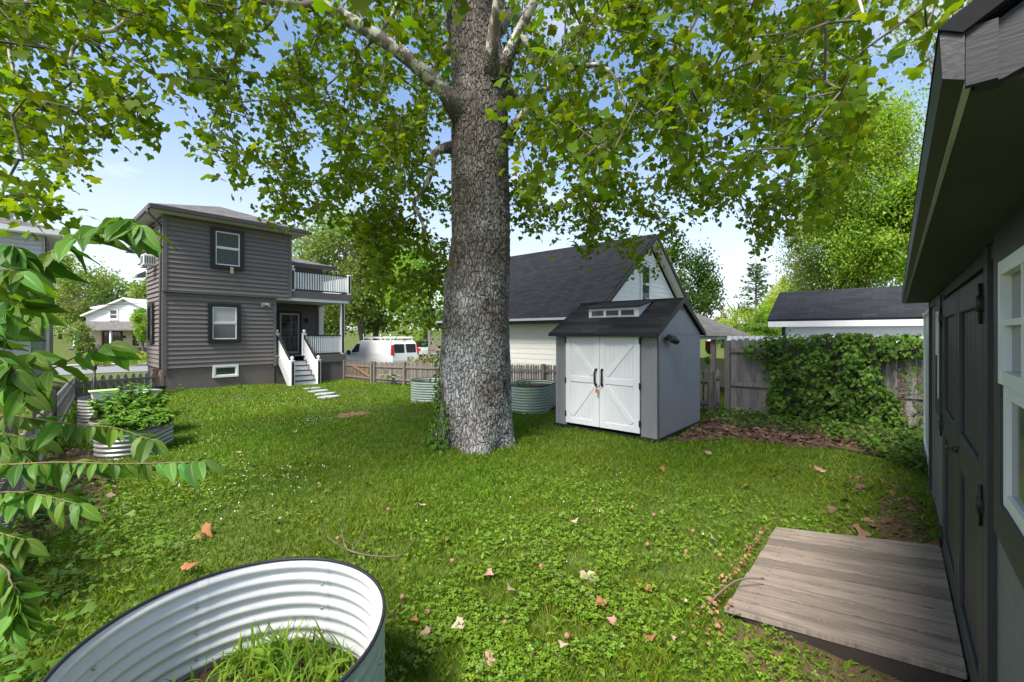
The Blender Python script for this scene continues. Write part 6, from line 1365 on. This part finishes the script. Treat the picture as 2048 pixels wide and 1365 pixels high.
# ---------------------------------------------------------------- foreground shrub
M_shrub = leaf_mat('shrub_leaf', (.105, .215, .028), .38, (1.6, 1.6, .4), .45, .25); M_shstem = mat('shrub_stem', (.16, .11, .05), .6, .2, 10, coord='Object')
shrub = thing('leafy_shrub', at(-230, 668, 1.7).xy.to_3d(), 'leafy shrub with long pointed leaves reaching in at the left edge of the yard', 'shrub')
BR = [([(-150, 600, 1.3), (-60, 560, 1.25), (0, 540, 1.22), (40, 545, 1.2)], 8, .11), ([(-150, 800, 1.35), (-50, 770, 1.3), (10, 765, 1.28), (50, 780, 1.28)], 8, .11), ([(-150, 900, 1.6), (-40, 880, 1.5), (30, 900, 1.5), (70, 930, 1.48)], 8, .11), ([(-150, 1080, 1.6), (-40, 1060, 1.5), (20, 1070, 1.48)], 7, .10), ([(-150, 640, 1.6), (0, 560, 1.5), (100, 505, 1.45), (180, 462, 1.42), (240, 440, 1.4), (275, 452, 1.38)], 20, .135),
      ([(-150, 700, 1.7), (-20, 640, 1.6), (30, 580, 1.5), (75, 525, 1.48)], 12, .125), ([(-150, 560, 1.4), (-40, 520, 1.35), (20, 490, 1.3), (50, 520, 1.3)], 9, .12),
      ([(-150, 760, 1.5), (-40, 690, 1.45), (10, 640, 1.4), (45, 600, 1.4)], 11, .13), ([(-150, 800, 1.6), (0, 778, 1.55), (90, 745, 1.5), (170, 705, 1.5), (215, 690, 1.5)], 6, .125),
      ([(-150, 850, 1.5), (0, 832, 1.45), (60, 836, 1.42), (150, 850, 1.4), (230, 856, 1.4), (300, 880, 1.38)], 12, .10),
      ([(-150, 930, 1.4), (0, 930, 1.35), (120, 925, 1.33), (250, 928, 1.3), (400, 924, 1.28)], 17, .09), ([(-150, 1000, 1.4), (0, 985, 1.35), (80, 990, 1.33), (160, 1010, 1.3)], 9, .10),
      ([(-150, 1060, 1.25), (0, 1130, 1.2), (20, 1160, 1.18), (32, 1190, 1.17), (38, 1222, 1.16)], 13, .10), ([(-150, 1010, 1.3), (-20, 1060, 1.2), (50, 1080, 1.18)], 7, .09),
      ([(-150, 720, 1.9), (-40, 720, 1.8), (20, 715, 1.8), (60, 710, 1.75)], 10, .13), ([(-150, 880, 1.8), (-10, 870, 1.7), (80, 880, 1.7)], 9, .11), ([(-150, 620, 2.0), (-20, 590, 1.9), (40, 600, 1.85), (70, 620, 1.8)], 13, .13), ([(-150, 1180, 1.5), (-20, 1230, 1.4), (20, 1260, 1.35)], 6, .10), ([(-150, 660, 1.35), (-30, 700, 1.3), (30, 740, 1.28)], 9, .12), ([(-150, 1000, 1.9), (-20, 990, 1.8), (40, 1010, 1.75)], 8, .10)]
bs = MB(); P = []; T = []; S_ = []; N_ = []
hub = at(-230, 700, 1.7)
for pts, nl, ls in BR:
    W = smooth_path([at(*p) for p in pts], 8); bs.tube([Vector((hub.x, hub.y, max(.35, W[0].z-.5)))]+W, [.006]+[.0042-.003*i/(len(W)-1) for i in range(len(W))], 6)
    k0 = 8 if len(pts) > 3 else 5
    nl = int(nl*3.2); ls *= .86
    for i in range(nl):
        u = k0*.2+(len(W)-1-k0*.2)*(i+.5)/nl; a = int(min(u, len(W)-2)); p = W[a]+(W[a+1]-W[a])*(u-a); d = (W[a+1]-W[a]).normalized(); s = 1 if i % 2 else -1
        sd_ = d.cross(Z_).normalized()
        t = d*rng.uniform(.1, 1.0)+sd_*s*rng.uniform(.15, 1.0)+Vector((0, 0, -rng.uniform(.1, 1.1))); P.append(tuple(p)); T.append(tuple(t)); S_.append(ls*rng.uniform(.55, 1.2))
        nv = Vector((-CA, -SA, 0))*rng.uniform(.2, .9)+Z_*rng.uniform(.3, 1)+Vector(rng.normal(0, .45, 3)); N_.append(tuple(nv))
    P.append(tuple(W[-1])); T.append(tuple((W[-1]-W[-2]).normalized()+Vector((0, 0, -.4)))); S_.append(ls); N_.append((-CA, -SA, 1))
for k in range(5): a = k*1.3; bs.tube([(hub.x+.12*math.cos(a), hub.y+.12*math.sin(a), -.05), (hub.x+.05*math.cos(a), hub.y+.05*math.sin(a), .9), (hub.x, hub.y, 1.7)], [.016, .012, .006], 7)
bs.build('stems', M_shstem, shrub)
P, T, N_, S_ = map(np.array, (P, T, N_, S_)); n = len(P)
scatter('leaves', tvo, tfo, P, basis_dir(T, N_), S_, tints(n, .55, 1.3, .18), M_shrub, shrub, smooth=True, fmul=np.array(([1, .94, 1.45, .94, 1]*8)))
# low growth under the shrub and along the left fence
x = np.concatenate([rng.uniform(-.3, .9, 700), rng.normal(-.25, .25, 500)]); y = np.concatenate([rng.uniform(4.5, 8.6, 700), rng.normal(3.4, .5, 500)]); k = keep_ground(x, y, False); x, y = x[k], y[k]; n = len(x)
P = np.stack([x, y, gz(x, y)+rng.uniform(.01, .16, n)], 1)
o = scatter('undergrowth', tvI, tfI, P, rot_basis(rng.normal(0, .4, (n, 3))+np.array([0, 0, 1]), rng.uniform(0, 6, n)), rng.uniform(.04, .11, n), tints(n, .6, 1.2, .1), M_ivy, origin=(0, 0, 0)); tag(o, 'dark low undergrowth along the foot of the left fence', 'undergrowth', kind='stuff')
# ---------------------------------------------------------------- trees and bushes beyond the yard
tq, fq = leaf_tpl('quad'); LM = {}
def tree(label, pxc, Z, ytop, ybot, hw, col, n=6000, leaf=.22, nclump=38, trunk=True, name='tree', cat='tree', group='trees beyond the yard', droop=0, trunk_px=None, depth=None, shape=1.0, zbase=None, hole=.22):
    key = tuple(col)
    if key not in LM: LM[key] = leaf_mat('foliage_%d' % (len(LM)+1), col, .48, (1.7, 1.6, .45), .5)
    s = Z/F; c = at(pxc, (ytop+ybot)/2, Z); rz_ = (ybot-ytop)/2*s; rx = hw*s; rd = depth or rx; zb = G(c.x, c.y) if zbase is None else zbase
    t = thing(name, (c.x, c.y, zb), label, cat, group if cat == 'tree' else None); RV, FV = Vector((SA, -CA, 0)), Vector((CA, SA, 0))
    P = []; N2 = []; tint_ = []; cs = []
    for k in range(nclump):
        while True:
            q = np.array(rng.uniform(-1, 1, 3)); l = np.linalg.norm(q)
            if l < 1 and l > hole: break
        q = q/l*l**.6*.84
        wz = 1-(max(0, q[2])**2)*(1-1/shape if shape > 1 else 0)
        cs.append(q); m_ = n//nclump; sg = .20*rng.uniform(.7, 1.3)
        g_ = rng.normal(0, sg*.85, (m_, 3))*np.array([1, 1, .7]); 
        if droop: g_[:, 2] -= np.abs(rng.normal(0, droop, m_))
        pts = q+g_; P.append(pts); N2.append(pts*.6+rng.normal(0, .7, (m_, 3))+np.array([0, 0, .4])); hh = rng.normal(1, .10); tint_.append(tints(m_, .7, 1.3, .07)*np.array([[hh, 1, 1]])*rng.uniform(.82, 1.18))
    P = np.concatenate(P); pin = np.linalg.norm(P*np.array([1, 1, 1]), axis=1) < 1.25; P = P[pin]; N2 = np.concatenate(N2)[pin]; tint_ = np.concatenate(tint_)[pin]
    nar = 1-(shape-1)*np.clip(P[:, 2], -1, 1)*.5 if shape > 1 else np.ones(len(P))
    W = np.array(tuple(c))+P[:, :1]*nar[:, None]*rx*np.array(tuple(RV))+P[:, 1:2]*nar[:, None]*rd*np.array(tuple(FV))+P[:, 2:]*rz_*np.array([[0, 0, 1.]])
    ok = W[:, 2] > zb+.05; W, N2, tint_ = W[ok], N2[ok], tint_[ok]; n_ = len(W)
    scatter('crown', tq, fq, W, rot_basis(N2, rng.uniform(0, 6.3, n_)), np.stack([leaf*rng.uniform(.7, 1.35, n_), leaf*rng.uniform(.5, .9, n_), leaf*np.ones(n_)], 1)[:, None, :].reshape(n_, 3), tint_, LM[key], t)
    if trunk:
        b = MB(); tc_ = at(trunk_px, 668, Z) if trunk_px else c; r = max(.08, rx*.055); top = Vector((c.x, c.y, c.z+rz_*.35)); b0 = Vector((tc_.x, tc_.y, zb-.1))
        b.tube([b0, b0+(top-b0)*.35+Vector((.1, .1, 0)), b0+(top-b0)*.7, top], [r*1.3, r, r*.7, r*.25], 8)
        for q in cs[:14]: e = Vector(tuple(c))+RV*q[0]*rx*.85+FV*q[1]*rd*.85+Z_*q[2]*rz_*.85; a = b0+(top-b0)*random.uniform(.3, .8); b.tube([a, a+(e-a)*.5+Z_*.08*rz_, e], [r*.45, r*.28, r*.08], 5)
        b.build('trunk', M_twig, t)
    return t
OL, MG, DG, YG, BG = (.18, .25, .07), (.14, .23, .042), (.075, .135, .03), (.30, .39, .035), (.20, .33, .04)
tree('large olive green tree behind the balcony of the charcoal house', 690, 40, 425, 655, 112, OL, 22000, .26, 80, trunk_px=735)
tree('dark shade tree behind the roof of the white van', 770, 46, 500, 690, 95, DG, 9000, .30, 46, trunk_px=742)
tree('mid green tree behind the left flank of the sycamore trunk', 850, 34, 465, 690, 85, BG, 6500, .24, 36)
tree('roadside tree hidden behind the far end of the balcony', 640, 44, 560, 690, 50, MG, 4200, .26, 26)
tree('broad tree behind the left end of the far white house', 170, 78, 520, 690, 62, OL, 7000, .42, 40, hole=.1)
tree('spreading tree rising behind the gable of the far white house', 235, 84, 535, 660, 45, MG, 3600, .42, 26)
tree('tree behind the right end of the far white house', 290, 76, 548, 690, 36, OL, 3600, .42, 24)
tree('tall tree behind the pale grey neighbour house', 120, 90, 490, 690, 40, OL, 3000, .5, 24)
tree('small bright tree in front of the right end of the far white house', 284, 40, 612, 690, 22, BG, 3000, .17, 22)
tree('loose shrub at the left end of the far white house porch', 162, 44, 640, 712, 20, OL, 2600, .17, 20, name='shrub', cat='shrub')
tree('round dark green shrub at the steps of the far white house', 184, 40, 680, 722, 9, DG, 900, .14, 10, name='shrub', cat='shrub', trunk=False)
tree('low yellow flowering bush by the road in front of the far white house', 270, 34, 700, 730, 30, YG, 1600, .11, 14, name='shrub', cat='shrub', trunk=False)
tree('yellow green bush by the road left of the garden stake', 195, 33, 700, 735, 22, YG, 1200, .11, 12, name='shrub', cat='shrub', trunk=False)
tree('dark conical tree behind the right slope of the garage roof', 1368, 30, 470, 668, 62, DG, 9500, .19, 46, shape=1.3)
tree('deep green tree behind the garage ridge', 1300, 40, 500, 660, 60, MG, 4500, .26, 26)
tree('big bright yellow green tree above the white shed', 1735, 27, 175, 600, 110, (.23, .34, .04), 44000, .155, 120, hole=.3)
tree('large olive green tree left of the bright one, over the white shed', 1680, 31, 370, 640, 100, OL, 30000, .16, 110)
tree('dark green tree filling the gap between white shed and charcoal shed roof', 1835, 24, 330, 600, 75, BG, 16000, .19, 60)
tree('airy pale tree whose branches cross the sky above the charcoal shed roof', 1915, 15, -140, 190, 125, OL, 2600, .13, 44, hole=.25)
tree('mid green tree low behind the left end of the white shed roof', 1610, 40, 520, 660, 42, MG, 4500, .22, 28)
tree('low bright bush to the left of the distant parasol', 1480, 58, 610, 690, 42, YG, 3800, .24, 26, name='shrub', cat='shrub', trunk=False)
tree('rust tinged far bush beside the distant trailer', 1448, 80, 628, 668, 22, (.15, .15, .04), 1100, .3, 12, name='shrub', cat='shrub', trunk=False)
tree('dense trimmed hedge behind the weathered board fence', 1505, 22, 645, 700, 80, MG, 6500, .12, 50, name='hedge', cat='hedge', trunk=False, depth=.9)
tree('light green bush on the far side of the hedge', 1535, 48, 600, 690, 40, BG, 3000, .22, 24, name='shrub', cat='shrub', trunk=False)
tree('pale plants inside the garden shelter', 1420, 13.5, 700, 730, 14, BG, 400, .06, 8, name='shrub', cat='shrub', trunk=False)
# weeping willow
def willow(pxc, Z, ytop, ybot, hw):
    s = Z/F; c = at(pxc, ytop, Z); zb = G(c.x, c.y); t = thing('willow_tree', (c.x, c.y, zb), 'weeping yellow green willow left of the white shed roof', 'tree', 'trees beyond the yard'); P = []; T = []
    H_ = (ybot-ytop)*s; R = hw*s; b = MB(); b.tube([(c.x, c.y, zb), (c.x+.2, c.y, c.z-H_*.5), (c.x, c.y, c.z-.5)], [R*.09, R*.06, R*.03], 7)
    for k in range(300):
        a = rng.uniform(0, 6.28); r = R*math.sqrt(rng.random()); top = Vector((c.x+r*math.cos(a), c.y+r*math.sin(a), c.z-(r/R)**2*H_*.42-rng.uniform(0, .12)*H_)); ln = H_*rng.uniform(.25, .6)
        if k < 40: b.tube([(c.x, c.y, c.z-H_*.3), ((c.x+top.x)/2, (c.y+top.y)/2, top.z), top], [.05, .035, .015], 4)
        m_ = int(ln/.11)
        for j in range(m_): P.append((top.x+rng.normal(0, .07)+.12*math.sin(j*.2+k), top.y+rng.normal(0, .07), top.z-ln*j/m_)); T.append((rng.normal(0, .5), rng.normal(0, .5), -1))
    b.build('trunk', M_twig, t); P = np.array(P); n_ = len(P)
    scatter('crown', tq, fq, P, basis_dir(np.array(T), rng.normal(0, 1, (n_, 3))), np.stack([.09*np.ones(n_), rng.uniform(.2, .34, n_), .1*np.ones(n_)], 1), tints(n_, .75, 1.25, .06), LM[tuple(YG)], t)
willow(1568, 50, 548, 690, 40)
def conifer(pxc, Z, ytop, hw, label):
    s = Z/F; c = at(pxc, ytop, Z); zb = G(c.x, c.y); t = thing('pine_tree', (c.x, c.y, zb), label, 'tree', 'trees beyond the yard'); H_ = c.z-zb; b = MB(); b.tube([(c.x, c.y, zb), (c.x, c.y, c.z)], [.26, .04], 7); P = []; N2 = []
    for k in range(64):
        u = .12+.85*k/64; z = c.z-u*H_*.72; R = hw*s*(.18+.95*u)*rng.uniform(.55, 1.15); a = k*2.4+rng.normal(0, .3); e = Vector((c.x+R*math.cos(a), c.y+R*math.sin(a), z+rng.uniform(-.1, .25)*R)); b.tube([(c.x, c.y, z), e], [.05, .015], 4)
        for j in range(30): v = rng.uniform(.3, 1.05); P.append((c.x+(e.x-c.x)*v+rng.normal(0, .22), c.y+(e.y-c.y)*v+rng.normal(0, .22), z+(e.z-z)*v+rng.normal(.05, .12))); N2.append(rng.normal(0, .5, 3)+np.array([0, 0, 1]))
    b.build('trunk', M_twig, t); P = np.array(P); n_ = len(P); scatter('needles', tq, fq, P, rot_basis(np.array(N2), rng.uniform(0, 6, n_)), rng.uniform(.15, .4, n_), tints(n_, .6, 1.2, .06), LM[DG], t)
conifer(1512, 58, 515, 50, 'dark pine standing against the sky left of the willow')
def bare(pxc, Z, ytop, label):
    c = at(pxc, ytop, Z); zb = G(c.x, c.y); b = MB(); s = Z/F
    b.tube([(c.x, c.y, zb), (c.x+.1, c.y, c.z-1.5)], [.3, .16], 7)
    for k in range(11):
        a = rng.uniform(0, 6.28); z = c.z-rng.uniform(1, 3.2); p0 = Vector((c.x+.1, c.y, z)); d = Vector((math.cos(a), math.sin(a), rng.uniform(.6, 1.6))); p1 = p0+d*rng.uniform(.6, 1.2); p2 = p1+Vector((d.x*.3, d.y*.3, 1))*rng.uniform(.3, .9); b.tube([p0, p1, p2], [.10, .06, .02], 5); b.tube([p1, p1+Vector((-d.y, d.x, .6))*.5], [.04, .012], 4)
    o = b.build('bare_tree', M_twig); tag(o, label, 'tree', 'trees beyond the yard')
bare(1445, 75, 600, 'leafless dead tree against the pale sky above the distant trailer'); bare(1472, 66, 612, 'slim bare tree between the dead tree and the pine')
# far wooded skyline so that no bare horizon shows between the trees
P = []
for k in range(17000):
    th = rng.uniform(ANG-1.15, ANG+1.15); r = rng.uniform(150, 230); x, y = r*math.cos(th), r*math.sin(th); hmax = 7+3.0*math.sin(th*17)+2.0*math.sin(th*41+1)+1.5*math.sin(th*83)
    P.append((x, y, G(x, y)+hmax*rng.random()**.6))
P = np.array(P); n = len(P)
o = scatter('far_woods', tq, fq, P, rot_basis(rng.normal(0, .7, (n, 3))+np.array([0, 0, .4]), rng.uniform(0, 6, n)), rng.uniform(.8, 2.0, n), tints(n, .6, 1.3, .1), LM[OL], origin=(0, 0, 0)); tag(o, 'distant belt of green woods along the horizon', 'woods', kind='stuff')
